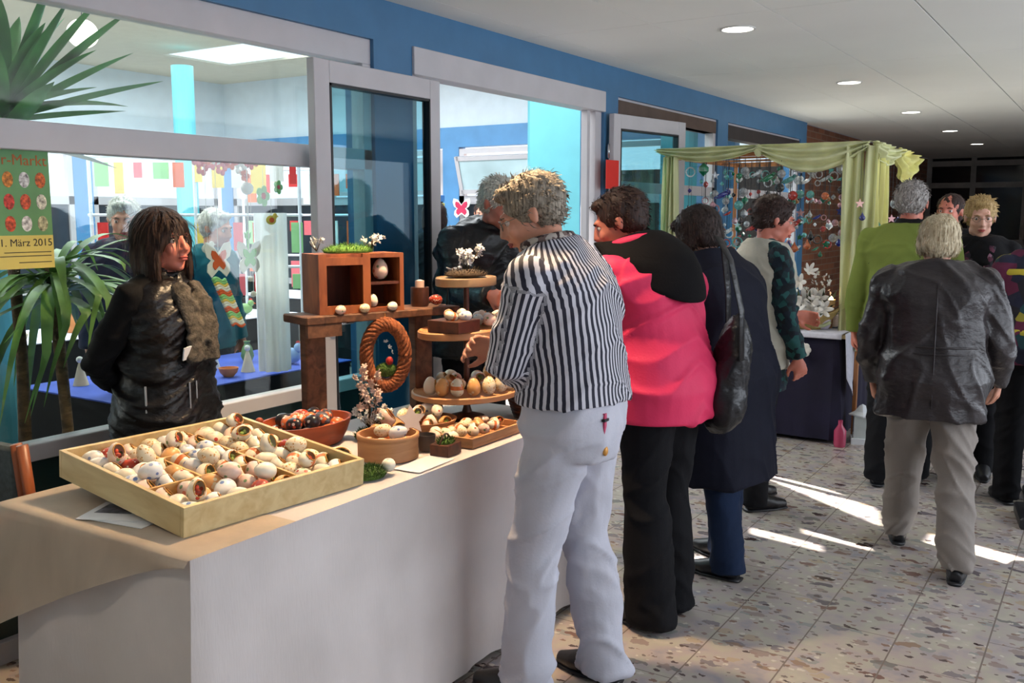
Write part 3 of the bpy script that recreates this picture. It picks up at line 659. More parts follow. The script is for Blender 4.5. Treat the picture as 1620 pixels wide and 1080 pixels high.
def spray(root, c, n, spread, hgt, m_fl, r=.009, per=5, twigs=True, lean=(0, 0)):
    P = []; tw = MB()
    for _ in range(n):
        a = random.uniform(0, 2*PI); s_ = random.uniform(.2, 1)*spread; b0 = Vector(c); tip = b0+Vector((math.cos(a)*s_+lean[0], math.sin(a)*s_+lean[1], hgt*random.uniform(.5, 1)))
        mid = (b0+tip)/2+Vector((random.uniform(-.2, .2)*spread, random.uniform(-.2, .2)*spread, hgt*.1)); tw.tube([b0, mid, tip], [.002, .0015, .0008], 5)
        for k in range(per): f = random.uniform(.35, 1); q = mid.lerp(tip, f) if f > .5 else b0.lerp(mid, f*2); P.append(q+Vector([random.uniform(-.008, .008) for _ in range(3)]))
    tw.build('twigs', M_twig, root, True); blossoms(P, r).build('blossoms', m_fl, root, True, kind='stuff')
r = empty('moss_garland', onst(-.01, -.11, TZ+.006+.44+H2), SR, 'low moss garland with white blossom twigs on top of the crate', 'arrangement')
moss((0, 0, 0), .05, .115, .035, None, 'moss', r, 500, col=mat('bright_moss', (104, 150, 62), .9, var=.3, vs=(50, 50, 50))); spray(r, (0, .1, .01), 7, .06, .06, M_white_fl, .008); 
spray(r, (0, -.13, .01), 4, .05, .05, M_white_fl, .007)
# bits on the stand's shelf
zsh = TZ+.006+.44
r = empty('candle_cup', onst(.0, .2, zsh), 0, 'dark brown round cup holding a pale candle, on the stand beside the crate', 'cup'); MB().lathe([(.032, 0), (.036, .01), (.036, .075), (.03, .075), (.03, .02), (.001, .02)], n=24).build('cup_body', M_dkbrown, r, 40)
MB().lathe([(.018, .02), (.018, .10), (.004, .105), (.001, .105)], n=16).build('candle', mat('pink_wax', (232, 200, 186), .5), r, 40)
place_egg(onst(.0, .275, zsh+.022), rnd_lying(), 'white dotted rust red egg', 'rust red egg lying at the far end of the rustic stand', None, .95)
for k, (yy, key, lab) in enumerate(((2.62, 'plain ivory egg', 'plain ivory egg on the stand before the crate, nearest its far corner'), (2.5, 'gold dotted cream egg', 'golden dotted egg on the stand before the middle of the crate'), (2.40, 'pinkish egg with green leaves', 'small pinkish egg before the near end of the crate on the stand'))): place_egg(onst(.079, yy-2.6+.0, zsh+.017), Matrix.Rotation(.1, 3, 'Z') @ Matrix.Rotation(PI/2, 3, 'X'), key, lab, None, .8)
# twisted oval wreath hanging below the shelf
r = empty('oval_wreath', (-2.275, 2.68, TZ+.285), -.72, 'brown oval twig wreath framing a tiny egg scene under the rustic stand', 'wreath')
M_wr = mat('wreath_twigs', (150, 84, 48), .8, var=.35, vs=(60, 60, 60), bump=.8, bs=(120, 120, 120), bd=.006)
for k in range(7):
    ph = 2*PI*k/7; pts = []
    for i in range(60):
        a = 2*PI*i/60; tw = a*5+ph; ra = .02; rr = 1+0*a; x = ra*math.cos(tw); pts.append((x, (.072+ra*math.sin(tw)*.9)*math.cos(a)*1.0, (.115+ra*math.sin(tw))*math.sin(a)))
    MB().tube(pts, .009, 6, close=True).build('twig_strand', M_wr, r, True)
MB().ell((.0, .0, -.055), (.022, .042, .028)).build('moss', M_moss, r, True)
MB().ell((.012, .012, -.02), (.012, .014, .016)).build('red_flower', mat('red_flower', (186, 40, 36), .6), r, True)
blossoms([(.01, .012, .03), (.012, .02, .012), (.01, .0, .05)], .01).build('blossoms', M_white_fl, r, True)
MB().cyl((0, 0, .13), (0, 0, .155), .0015).build('hanging_cord', M_gilt, r)
r = empty('blossom_arrangement', (-2.235, 2.535, TZ+.006), 0, 'pinkish blossom twigs in moss standing before the left foot of the rustic stand', 'arrangement')
moss((0, 0, 0), .05, .07, .04, None, 'moss', r, 300); spray(r, (0, 0, .02), 13, .075, .24, M_pink_fl, .013, 6); spray(r, (.01, .01, .02), 9, .1, .1, M_white_fl, .011, 5)
MB().b2((-.02, .045, 0), (.02, .085, .05)).build('dark_block', M_dkbrown, r)
# ---- tiered stand at the far end of the table
ET = empty('tiered_stand', (-2.12, 2.98, TZ+.006), 0, 'three tiered wooden stand on a turned pole loaded with eggs and flowers', 'stand')
MB().lathe([(.07, 0), (.07, .015), (.02, .03), (.012, .06), (.011, .54), (.002, .55)], n=20).build('pole', M_dkbrown, ET, 40)
def tier(z, rx, ry, th=.02, m=M_bent):
    mb = MB().lathe([(.001, z), (.97, z), (1, z+.003), (1, z+th), (.97, z+th+.004), (.94, z+th), (.001, z+th)], n=40); bmesh.ops.scale(mb.bm, vec=(rx, ry, 1), verts=mb.bm.verts); return mb.build('tier', m, ET, 40)
tier(.525, .105, .14, .03, mat('pale_tier', (150, 122, 92), .6)); tier(.335, .15, .24, .025); tier(.10, .2, .24, .02)
r = empty('flower_nest', (-2.12, 2.98, TZ+.006+.56), 0, 'dark nest with white blossoms on the top tier of the tiered stand', 'arrangement')
moss((0, 0, 0), .085, .1, .035, None, 'nest', r, 400, col=mat('dark_nest', (66, 52, 36), .9, var=.3, vs=(50, 50, 50))); spray(r, (0, 0, .02), 12, .08, .10, M_white_fl, .013, 5); 
r = empty('dark_box', (-2.07, 2.83, TZ+.006+.365), .0, 'small dark open box of eggs on the near side of the middle tier', 'box')
MB().b2((-.07, -.07, 0), (.07, .07, .045), .002).build('box_body', M_dkbrown, r)
heap(Vector((-2.07, 2.83, 0)), .05, .05, TZ+.006+.365+.06, 5, LIGHT, 'in the dark box on the middle tier', 'eggs in the dark box on the middle tier', 1, .9)
heap(Vector((-2.1, 3.08, 0)), .09, .1, TZ+.006+.363+.025, 9, LIGHT+['orange egg with white flowers'], 'on the far side of the middle tier', 'loose eggs on the middle tier', 1, 1.05)
# eggs standing in a row round the lowest tier
for k in range(11):
    a = math.radians(-175+k*16.5); key = random.choice(('honey egg with pale scratches', 'cream egg with orange band', 'gold dotted cream egg', 'plain ivory egg')); op = key in OPEN and k % 2 == 0
    p = Vector((-2.12+.165*math.cos(a+PI/2-.2), 2.98+.2*math.sin(a+PI/2-.2), TZ+.006+.125+.036)) if False else Vector((-2.12+.16*math.cos(math.radians(-100+k*20)), 2.98+.2*math.sin(math.radians(-100+k*20)), TZ+.006+.124+.036))
    place_egg(p, Matrix.Rotation(math.radians(-60)-PI/2+random.uniform(-.4, .4)+PI/2, 3, 'Z'), key, f'{key} standing on the lowest tier, {ordn(k)} of the ring', 'eggs standing on the lowest tier', 1.2, op)
heap(Vector((-2.14, 2.98, 0)), .1, .13, TZ+.006+.122+.03, 9, LIGHT, 'lying in the middle of the lowest tier', 'eggs lying on the lowest tier', 1, 1.1)
# heap of eggs, baskets below and before it
r = empty('egg_basket', (-1.93, 3.17, TZ+.006), 0, 'dark woven basket with a handle beside the tiered stand', 'basket')
for k in range(6): MB().tube([( (.07+.004*k)*math.cos(2*PI*i/24), (.09+.004*k)*math.sin(2*PI*i/24), .008+.012*k) for i in range(24)], .007, 6, close=True).build('woven_band', M_dkbrown, r, True)
MB().tube([(0, -.1+.2*i/12, .06+.1*math.sin(PI*i/12)) for i in range(13)], .006, 6).build('handle', M_dkbrown, r, True)
heap(Vector((-1.93, 3.17, 0)), .05, .07, TZ+.05, 7, LIGHT, 'in the dark woven basket', 'eggs in the dark woven basket', 2, 1.)
bowl('shallow_bowl', (-2.12, 2.72, TZ+.006), .11, .12, .05, M_bent, 'shallow honey brown bowl of eggs between the wreath and the flat tray', 'bowl')
heap(Vector((-2.12, 2.72, 0)), .075, .085, TZ+.045, 14, LIGHT+['orange egg with white flowers'], 'in the shallow honey brown bowl', 'eggs in the shallow honey brown bowl', 2, 1.05, openp=.5)
bowl('carved_dish', (-2.14, 2.52, TZ+.006), .07, .085, .04, M_bent, 'small carved dish with an opened egg behind the round box', 'dish')
heap(Vector((-2.14, 2.52, 0)), .04, .05, TZ+.045, 6, LIGHT+['orange egg with white flowers'], 'in the small carved dish', 'eggs in the small carved dish', 2, 1.2, openp=.6)
heap(Vector((-1.97, 2.62, 0)), .05, .03, TZ+.03, 4, LIGHT, 'loose on the cloth behind the wooden star', 'loose eggs behind the wooden star', 1, 1.)
heap(Vector((-2.12, 2.60, 0)), .05, .03, TZ+.034, 5, LIGHT+['orange egg with white flowers'], 'loose between the dish and the shallow bowl', 'loose eggs between the dish and the bowl', 1, 1.25, openp=.6)
heap(Vector((-2.3, 2.9, 0)), .04, .12, TZ+.03, 9, LIGHT, 'loose on the cloth below the rustic stand', 'loose eggs below the rustic stand', 1, 1.)
# lamp clip at the shelf's end
r = empty('wire_hook', onst(.02, .315, zsh), 0, 'thin metal rod with a small silver bird at the far end of the rustic stand', 'ornament')
MB().tube([(0, 0, 0), (0, .01, .08), (.0, -.05, .1), (.0, .06, .13)], .003, 6).build('rod', M_dark, r, True)
MB().ell((0, .06, .135), (.012, .03, .011)).ell((0, .09, .143), (.009, .011, .009)).tube([(0, .035, .135), (0, .0, .148)], [.007, .002], 6).build('bird', mat('silver', (190, 192, 196), .3, .8), r, True)
spot('table_downlight_glow', (-1.93, 2.75, HC-.04), (-2.12, 2.25, TZ), 190, (1, .67, .36), 104, .8, .05)
# ---- chair behind the table's near end
r = empty('armchair', (-2.93, 1.30, 0), math.radians(4), 'wooden chair with a grey padded back behind the near end of the table', 'chair')
M_ch = wood('chair_wood', (120, 58, 30), (168, 92, 50), (20, 20, 5), .4); M_up = mat('grey_upholstery', (74, 82, 84), .95, var=.15, vs=(60, 60, 60), bump=.4, bs=(300, 300, 300), bd=.001)
MB().box((0, 0, .44), (.44, .46, .06), bev=.02).build('seat', M_up, r)
def cb(u, v): return (-.2+.40*u, .0, 0)
bk = MB()
bk.box((.0, .23, .74), (.40, .05, .24), bev=.018)
bk.build('backrest', M_up, r, 40)
for sx in (-1, 1):
    for k in (0, 1):
        MB().tube([(sx*(.20+.028*k), .28, .0), (sx*(.20+.028*k), .235, .42), (sx*(.205+.028*k), .235, .66), (sx*(.20+.028*k), .22, .87)], [(.011, .02)]*4, 8, side=(1, 0, 0)).build('back_post', M_ch, r, True)
    MB().tube([(sx*.2, -.2, 0), (sx*.2, -.2, .62), (sx*.21, -.17, .655), (sx*.215, .2, .66)], .015, 8).build('arm_frame', M_ch, r, True)
MB().box((0, .0, .395), (.44, .44, .03)).build('seat_rail', M_ch, r)
# ================================================================== THE GREEN DRAPED STALL
M_gfab = sheer('green_organza', (244, 246, 198), .86, .12); M_gfab2 = sheer('yellow_green_organza', (246, 238, 160), .86, .15)
M_navycl = mat('navy_tablecloth', (26, 22, 48), .9, var=.2, vs=(4, 4, 4), bump=.4, bs=(60, 60, 20), bd=.004)
M_lace = mat('white_lace', (214, 214, 228), .85, var=.06, vs=(40, 40, 40))
M_post = wood('stall_post', (150, 92, 52), (196, 130, 76), (20, 20, 4), .5)
SX0, SX1, SY0, SY1, SZ = -2.95, -1.50, 6.78, 8.3, 2.0
st = empty('market_stall', ((SX0+SX1)/2, SY0, 0), 0, 'market stall frame of wooden posts draped in pale green organza', 'stall')
ox = (SX0+SX1)/2
def S(x, y, z): return (x-ox, y-SY0, z)
for x in (SX0, SX1):
    for y in (SY0, SY1): MB().b2(S(x-.014, y-.014, 0), S(x+.014, y+.014, SZ), .003).build('post', M_post, st)
for a, b in (((SX0, SY0-.015, SZ-.03), (SX1, SY0+.015, SZ)), ((SX0, SY1-.015, SZ-.03), (SX1, SY1+.015, SZ)), ((SX0-.015, SY0, SZ-.03), (SX0+.015, SY1, SZ)), ((SX1-.015, SY0, SZ-.03), (SX1+.015, SY1, SZ))): MB().b2(S(*a), S(*b)).build('rail', M_post, st)
for y in (7.1, 7.5, 7.9): MB().cyl(S(SX0, y, SZ-.02), S(SX1, y, SZ-.02), .008).build('hanging_rod', M_post, st)
def swag(p0, p1, sag, wid, m, seed=0, out=(0, -1)):
    p0, p1 = V3(*p0), V3(*p1)
    def f(u, v):
        c = p0.lerp(p1, u); s_ = math.sin(PI*u)
        w = wid*(.45+.55*s_); z = .045-sag*s_*v*1.0-w*v; o = .03+.028*math.sin(v*19+seed+2*u)+.045*math.sin(PI*v)+.012*math.sin(u*24+v*5)
        return c+Vector((out[0]*o, out[1]*o, z))
    return MB().grid(f, 40, 26)
def V3(*a): return Vector(a)
swag(S(SX0-.06, SY0, SZ), S(-2.22, SY0, SZ), .035, .075, M_gfab, 0).build('front_swag', M_gfab, st, True, .002)
swag(S(-2.24, SY0, SZ), S(SX1+.03, SY0, SZ), .10, .10, M_gfab, 2).build('front_swag', M_gfab, st, True, .002)
swag(S(SX1, SY0-.02, SZ), S(SX1, 7.6, SZ), .05, .10, M_gfab, 1, (1, 0)).build('side_swag', M_gfab, st, True, .002)
swag(S(SX1, 7.55, SZ), S(SX1, SY1, SZ), .09, .20, M_gfab2, 1, (1, 0)).build('side_swag', M_gfab2, st, True, .002)
MB().ell(S(-2.23, SY0-.05, SZ+.005), (.03, .035, .045)).ell(S(-2.23, SY0-.07, SZ-.005), (.02, .01, .018)).build('knot', M_gfab, st, True)
def fall(x, y, w0, w1, z0, z1, m, seed, depth=.03, ax=(1, 0)):
    def f(u, v):
        w = w0+(w1-w0)*v; a = (u-.5)*w; o = depth*math.sin(u*22+seed+1.5*v)+.012*math.sin(u*9+v*6); return Vector(S(x+a*ax[0]-o*ax[1], y+a*ax[1]-o*ax[0]-.045, z0+(z1-z0)*v))
    return MB().grid(f, 44, 14)
fall(SX0+.05, SY0, .10, .13, SZ-.02, .80, M_gfab, 1).build('hanging_drape', M_gfab, st, True, .002)
fall(SX1-.03, SY0, .24, .20, SZ+.01, .62, M_gfab, 4).build('hanging_drape', M_gfab, st, True, .002)
fall(SX1+.03, SY0+.35, .32, .26, SZ-.02, .72, M_gfab2, 2, ax=(0, 1)).build('hanging_drape', M_gfab2, st, True, .002)
tb = empty('stall_table', (-2.2, 7.3, 0), 0, 'table of the green draped stall under a navy cloth', 'table')
MB().b2((-.68, -.75, .72), (.68, .75, .745)).build('tabletop', M_oak, tb)
for x in (-.6, .6):
    for y in (-.68, .68): MB().cyl((x, y, 0), (x, y, .72), .016).build('leg', M_dark, tb)
cloth_skirt(-2.9, -1.57, 6.52, 8.1, .752, .03, .03, seed=9, n=200).build('tablecloth', M_navycl, smooth=40, label='navy blue tablecloth hanging to the floor under the green draped stall', cat='tablecloth')
def runner(u, v):
    x = -2.9+1.36*u; d = .40*v
    if v < .72: return (x, 6.52+.3*(.72-v)/.72-.01, .7575)
    w = (v-.72)/.28; return (x, 6.497-.006*w, .757-.035*w)
MB().grid(runner, 30, 12).build('table_runner', M_lace, smooth=True, solid=.002, label='white lace runner along the front edge of the stall table', cat='table runner')
def lacec(u, v):
    return (-1.545+.022*math.sin(u*9)*v+.03+.02*v, 6.49+.5*u, .762-(.30+.14*math.sin(u*5))*v)
MB().grid(lacec, 24, 12).build('lace_cloth', M_lace, smooth=True, solid=.002, label='white lace cloth hanging over the hall side of the stall table', cat='cloth')
r = empty('paper_rosette', (-1.78, 6.46, .64), 0, 'small white paper rosette pinned on the navy cloth', 'ornament')
for k in range(7): a = 2*PI*k/7; MB().ell((.03*math.cos(a), 0, .03*math.sin(a)), (.022, .005, .022)).build('petal', M_white_fl, r, True)
# lilies in a boat shaped basket
r = empty('flower_basket', (-1.86, 6.70, .76), .2, 'boat shaped pale wooden basket with white lilies and dark greenery on the stall table', 'basket')
def boat(u, v):
    a = 2*PI*u; k = .55+.45*v; e_ = abs(math.cos(a))**2; return (.25*k*math.cos(a), .11*k*math.sin(a), .09*v+.06*e_*v)
MB().grid(boat, 40, 8).build('basket_shell', wood('pale_basket', (170, 140, 84), (206, 178, 112), (30, 30, 30)), r, True, .008)
moss((0, 0, .03), .19, .085, .09, None, 'moss', r, 300, col=mat('dark_moss', (60, 66, 36), .95, var=.3, vs=(40, 40, 40)))
def lily(mb, p, sc, n):
    n = Vector(n).normalized(); q = n.to_track_quat('Z', 'Y').to_matrix()
    for k in range(6):
        R = q @ Matrix.Rotation(PI*k/3, 3, 'Z') @ Matrix.Rotation(-.75, 3, 'Y'); mb.ell(Vector(p)+R @ Vector((.045*sc, 0, 0)), (.047*sc, .017*sc, .005*sc), R, 10, 6)
random.seed(21)
for k, (x, z, sc) in enumerate(((-.17, .15, 1.1), (-.10, .19, 1.2), (-.04, .13, 1.3), (.02, .20, 1.2), (.06, .13, 1.3), (-.06, .26, 1.0), (.10, .22, 1.1), (.13, .14, 1.0), (-.02, .33, 1.0), (.03, .40, .8), (-.13, .09, 1.1))):
    mb = MB(); lily(mb, (x, -.06-.03*(k % 3), z), sc, (random.uniform(-.5, .5), -1, random.uniform(.1, .8))); mb.build('lily', M_white_fl, r, True)
lf = MB()
for k in range(90):
    a = random.uniform(0, 2*PI); L = random.uniform(.1, .34); p0 = Vector((random.uniform(-.12, .2), random.uniform(-.05, .05), .06)); d = Vector((math.cos(a)*.8+.2, math.sin(a)*.6, random.uniform(.2, 1.4))).normalized(); pr = d.cross(Vector((0, 0, 1))).normalized()*.011
    p1 = p0+d*L*.6; p2 = p0+d*L+Vector((0, 0, -.05)); v = [lf.bm.verts.new(q) for q in (p0, p1-pr, p2, p1+pr)]; lf.bm.faces.new(v)
lf.build('leaves', mat('dark_leaves', (52, 66, 36), .6, var=.4, vs=(30, 30, 30)), r, kind='stuff')
spray(r, (.12, 0, .1), 14, .16, .3, M_white_fl, .012, 4)
MB().tube([(.05+.14*i/10, -.1, .06+.0*i-.03*math.sin(PI*i/10)) for i in range(11)], .012, 8).build('ribbon', mat('pale_ribbon', (190, 196, 150), .6), r, True)
# second, smaller pieces on the stall table
for k, (x, y, col, lab) in enumerate(((-1.72, 6.72, (206, 196, 210), 'pale lilac round candle glass beside the right drape on the stall table'), (-2.5, 6.7, (120, 60, 40), 'brown wooden figure on the facade side of the stall table'), (-1.7, 6.9, (228, 200, 180), 'pale pot behind the candle glass on the stall table'))):
    MB().lathe([(.03, 0), (.045, .02), (.05, .07), (.04, .11), (.036, .11), (.045, .07), (.001, .02)], n=20).build('candle_glass' if k != 1 else 'wooden_figure', mat('stall_pot_%d' % k, col, .4), smooth=40, label=lab, cat='pot', loc=(x, y, .762))
r = empty('tea_light', (-1.70, 6.80, .762+.11*0), 0, 'glowing tea light in a glass behind the right drape of the stall', 'candle')
MB().lathe([(.03, 0), (.035, .05), (.032, .05), (.028, .006), (.001, .006)], n=20).build('candle_glass', mat('amber_glass', (240, 200, 150), .1), r, 40, loc=(0, -.0, .15)); MB().lathe([(.02, .0), (.026, .15)], n=16).build('candle_foot', M_post, r, 40)
MB().ell((0, 0, .19), (.02, .02, .035)).build('flame', mat('flame', (255, 220, 170), .5, emit=((255, 214, 160), 14)), r, True)
# hanging ornaments
COLS = {'green': (30, 120, 84), 'clear white': (214, 222, 226), 'deep blue': (36, 44, 130), 'orange': (214, 110, 60), 'turquoise': (90, 170, 166), 'red': (190, 50, 44), 'amber': (168, 120, 70), 'silver': (170, 172, 176), 'dark': (46, 44, 50), 'pink': (206, 150, 160)}
def shape(kind, s):
    mb = MB()
    if kind == 'ball': mb.ell((0, 0, 0), s)
    elif kind == 'drop': mb.lathe([(.001, s*1.5), (s*.35, s*.8), (s*.85, 0), (s*.8, -s*.4), (s*.4, -s*.8), (.001, -s*.9)], n=16)
    elif kind == 'star':
        sm = [((s*1.35 if k % 2 == 0 else s*.6)*math.cos(PI*k/5+PI/2), (s*1.35 if k % 2 == 0 else s*.6)*math.sin(PI*k/5+PI/2)) for k in range(10)]; mb.prism(sm, s*.2, Matrix.Rotation(.57, 4, 'Z') @ Matrix.Rotation(PI/2, 4, 'X'))
    elif kind == 'bird': mb.ell((0, 0, 0), (s*1.5, s*.5, s*.55), (0, -.5, .5)); mb.ell((s*1.1, 0, s*.75), s*.4); mb.box((-s*1.3, 0, -s*.4), (s*1.3, s*.15, s*.4), (0, -.6, .5)); mb.tube([(s*1.4, 0, s*.8), (s*1.85, 0, s*.75)], [s*.12, s*.02], 6)
    elif kind == 'prism': mb.lathe([(.001, s), (s*.8, s*.3), (s*.8, -s*.3), (.001, -s)], n=6)
    elif kind == 'ring': mb.tube([(s*math.cos(2*PI*i/20)*.84, s*math.cos(2*PI*i/20)*.54, s*math.sin(2*PI*i/20)) for i in range(20)], s*.18, 6, close=True)
    return mb
PROT = {}
random.seed(5)
def ornament(p, kind, cn, s, top, lab, grp):
    k = (kind, cn)
    if k not in PROT:
        PROT[k] = mesh_of(shape(kind, .03), 'glass_ornament', mat('orn_'+cn, COLS[cn], .08, var=.25, vs=(60, 60, 60), spec=.9, coat=.5), smooth=kind in ('ball', 'drop', 'bird', 'ring'))
    o = bpy.data.objects.new('glass_ornament', PROT[k]); COL.objects.link(o); o.location = p; f = s/.03; o.scale = (f, f, f); tag(o, lab, 'ornament', grp)
    t_ = MB().cyl((0, 0, .9*s/f), (0, 0, (top-p[2])/f), .0012/f).build('thread', M_dark, o)
    return o
SHN = {'ball': 'glass ball', 'drop': 'glass drop', 'star': 'star', 'bird': 'bird', 'prism': 'cut glass prism', 'ring': 'ring'}
for row, (y, n) in enumerate(((6.80, 12), (7.1, 14), (7.5, 15), (7.9, 14))):
    for i in range(n):
        x = SX0+.12+(SX1-SX0-.26)*(i+.5)/n+random.uniform(-.02, .02); z = random.uniform(1.78, 1.9)
        for lv in range(4):
            kind = random.choice(list(SHN)) if lv != 1 else random.choice(('prism', 'ball')); cn = random.choice(list(COLS)) if lv else random.choice(('clear white', 'green', 'silver', 'turquoise')); s = random.uniform(.016, .036)
            ornament((x+random.uniform(-.012, .012), y+.01*lv, z), kind, cn, s, SZ-.02, f'{cn} {SHN[kind]}, {ordn(lv)} down on the {ordn(i)} string of the {ordn(row)} stall row', 'ornaments hanging in the stall')
            z -= random.uniform(.11, .22)
ornament(tuple(aty(1113, 268, 6.76)), 'prism', 'green', .05, SZ-.02, 'large green faceted ornament hanging by the left post of the stall', None)
ornament(tuple(aty(1143, 308, 6.77)), 'bird', 'deep blue', .034, SZ-.02, 'deep blue glass bird hanging below the left swag of the stall', None)
ornament(tuple(aty(1232, 372, 6.74)), 'ball', 'red', .055, SZ-.02, 'large red glass ball hanging before the face of the dark haired woman', None)
for px, py, kd, cn, s in ((1417, 322, 'ball', 'clear white', .05), (1420, 352, 'drop', 'deep blue', .04), (1404, 366, 'ball', 'red', .055), (1364, 344, 'drop', 'deep blue', .03), (1360, 322, 'star', 'orange', .03), (1388, 356, 'drop', 'green', .035), (1410, 346, 'star', 'red', .03)):
    p = atx(px, py, SX1+.045); ornament(tuple(p), kd, cn, s*.8, SZ, f'{cn} {SHN[kd]} on the {"yellow green" if px > 1380 else "pale green"} stall drape', 'ornaments on the stall drapes')
# on the floor beside the stall
q = atz(1362, 700, 0); r = empty('glass_lantern', (q.x, q.y, 0), .3, 'white metal lantern standing on the floor at the corner of the stall', 'lantern')
MB().box((0, 0, .02), (.14, .14, .04)).build('lantern_foot', M_white, r); MB().lathe([(.085, .19), (.09, .2), (.05, .22), (.02, .26), (.001, .27)], n=4).build('lantern_roof', M_white, r); MB().box((0, 0, .115), (.11, .11, .15)).build('lantern_glass', mat('lantern_glass', (190, 200, 200), .1), r)
q = atz(1328, 706, 0); MB().lathe([(.035, 0), (.04, .02), (.04, .11), (.015, .15), (.015, .18), (.001, .18)], n=18).build('pink_bottle', mat('pink_bottle', (190, 70, 104), .25), smooth=40, label='pink bottle standing on the floor before the stall corner', cat='bottle', loc=(q.x, q.y, 0))
# display board at the right edge
r = empty('display_board', (-.27, 5.36, 0), math.radians(10), 'black framed glass display board on a black foot at the right edge', 'display board')
MB().b2((-.09, -.16, 0), (.6, .16, .06), .01).build('foot', M_dark, r)
fm = MB()
for p_, q_ in (((-.06, -.02, .06), (-.03, .02, .95)), ((.5, -.02, .06), (.53, .02, .95)), ((-.03, -.02, .06), (.5, .02, .28)), ((-.03, -.02, .92), (.5, .02, .95))): fm.b2(p_, q_)
fm.build('frame', M_dark, r); MB().b2((-.03, -.008, .28), (.5, .008, .92)).build('panel', mat('pale_panel', (150, 164, 168), .2, var=.3, vs=(5, 5, 5)), r)
# ================================================================== WINTER GARDEN AND WINDOW DECORATIONS
random.seed(11)
M_lf = mat('sword_leaf', (92, 152, 84), .4, var=.35, vs=(6, 6, 6)); M_trunk = mat('plant_trunk', (96, 76, 56), .9, var=.3, vs=(20, 20, 40), bump=.8, bs=(30, 30, 80), bd=.01)
def sword(mb, base, d, L, w, droop):
    d = d.normalized(); sd = d.cross(Vector((0, 0, 1)));
    if sd.length < .1: sd = Vector((1, 0, 0))
    sd.normalize(); up = sd.cross(d); n = 9; rows = []
    for k in range(n+1):
        f = k/n; c = base+d*L*f+Vector((0, 0, -droop*L*f**2.2)); ww = w*(math.sin(PI*min(1, f*.9+.12))**.7)*(1-.0*f) if k < n else .001
        rows.append([mb.bm.verts.new(c-sd*ww), mb.bm.verts.new(c-up*ww*.35), mb.bm.verts.new(c+sd*ww)])
    for a, b in zip(rows[:-1], rows[1:]):
        for i in (0, 1): mb.bm.faces.new((a[i], a[i+1], b[i+1], b[i]))
def plant(name, loc, h, n, L, w, lab, droop=.3, zc=None, elev=(-.2, 1.3), col=M_lf, extra=()):
    r = empty(name, loc, 0, lab, 'plant')
    MB().lathe([(.15, 0), (.19, .3), (.2, .34), (.17, .34), (.16, .28), (.001, .28)], n=28).build('pot', mat('plant_pot', (116, 92, 74), .7), r, 40)
    MB().tube([(0, 0, .28), (.02, .01, h*.5), (-.01, .0, h)], [.03, .022, .025], 12).build('trunk', M_trunk, r, True)
    mb = MB()
    for k in range(n):
        a = k*2.399+random.uniform(-.2, .2); e_ = random.uniform(*elev); b0 = Vector((0, 0, h-random.uniform(0, .16))); sword(mb, b0, Vector((math.cos(a)*math.cos(e_), math.sin(a)*math.cos(e_), math.sin(e_))), L*random.uniform(.7, 1.1), w*random.uniform(.8, 1.2), droop*random.uniform(.4, 1.3))
    for d, l in extra: sword(mb, Vector((0, 0, h-.06)), Vector(d), l, w, .08)
    lim = FX-.06-loc[0]
    for v in mb.bm.verts:
        if v.co.x > lim: v.co.x = lim-.15*(v.co.x-lim)
    mb.build('leaves', col, r, True, kind='stuff'); return r
# right in the image is world direction (.84,.54)
plant('yucca', (-3.78, 2.14, 0), 1.98, 40, .55, .046, 'tall yucca with stiff dark green sword leaves behind the poster window', .18, extra=[((.60, .40, .42), .62), ((.62, .42, .12), .5), ((.5, .34, .75), .7), ((.58, .38, .62), .75), ((.64, .44, .25), .7), ((.3, .2, .9), .7), ((.42, .3, .9), .6)])
plant('palm', (-3.62, 2.22, 0), 1.36, 64, .66, .02, 'drooping narrow leaved palm below the yucca behind the window', .95, elev=(-.1, 1.0), col=mat('palm_leaf', (122, 164, 84), .45, var=.35, vs=(6, 6, 6)))
pass
MB().cyl((-4.6, 2.45, 0), (-4.6, 2.45, AZ), .13, n=24).build('pillar_round', M_turq, kind='structure')
# poster on the glass
PX = FX-.0065+.001
r = empty('poster', (FX-.0055, 1.975, 1.365), 0, 'green easter market poster with rows of painted eggs stuck inside the window', 'poster')
PW, PH = .295, .405
MB().b2((-.0005, -PW, 0), (.0005, 0, PH)).build('sheet', mat('poster_green', (104, 158, 104), .6, var=.12), r)
MB().b2((.0005, -PW, 0), (.0009, 0, .115)).build('yellow_field', mat('poster_yellow', (214, 200, 110), .6, var=.05), r)
MT = Matrix(((0, 0, 1, 0), (1, 0, 0, 0), (0, 1, 0, 0), (0, 0, 0, 1)))
def wtext(txt, size, y1, z, m, ext=.0004):
    me = text_mesh(txt, size, ext); me.transform(MT); ys = [v.co.y for v in me.vertices]; me.transform(Matrix.Translation((.0012, y1-max(ys), z))); me.materials.append(m); link('lettering', me, r)
wtext('Oster-Markt', .052, -.008, .355, mat('poster_orange', (176, 92, 30), .6)); wtext('1. März 2015', .036, -.006, .078, mat('poster_ink', (50, 46, 40), .6))
ln = MB()
for z, w_ in ((.055, .17), (.042, .2), (.020, .12)): ln.b2((.0009, -.01-w_, z), (.0012, -.01, z+.003))
ln.build('text_lines', mat('poster_ink', (50, 46, 40), .6), r)
pc = [[(214, 130, 50), (226, 214, 226), (206, 100, 44)], [(200, 60, 50), (206, 84, 50), (214, 206, 190)], [(204, 82, 50), (222, 218, 230), (176, 174, 140)], [(230, 200, 90), (180, 60, 60), (220, 210, 200)]]
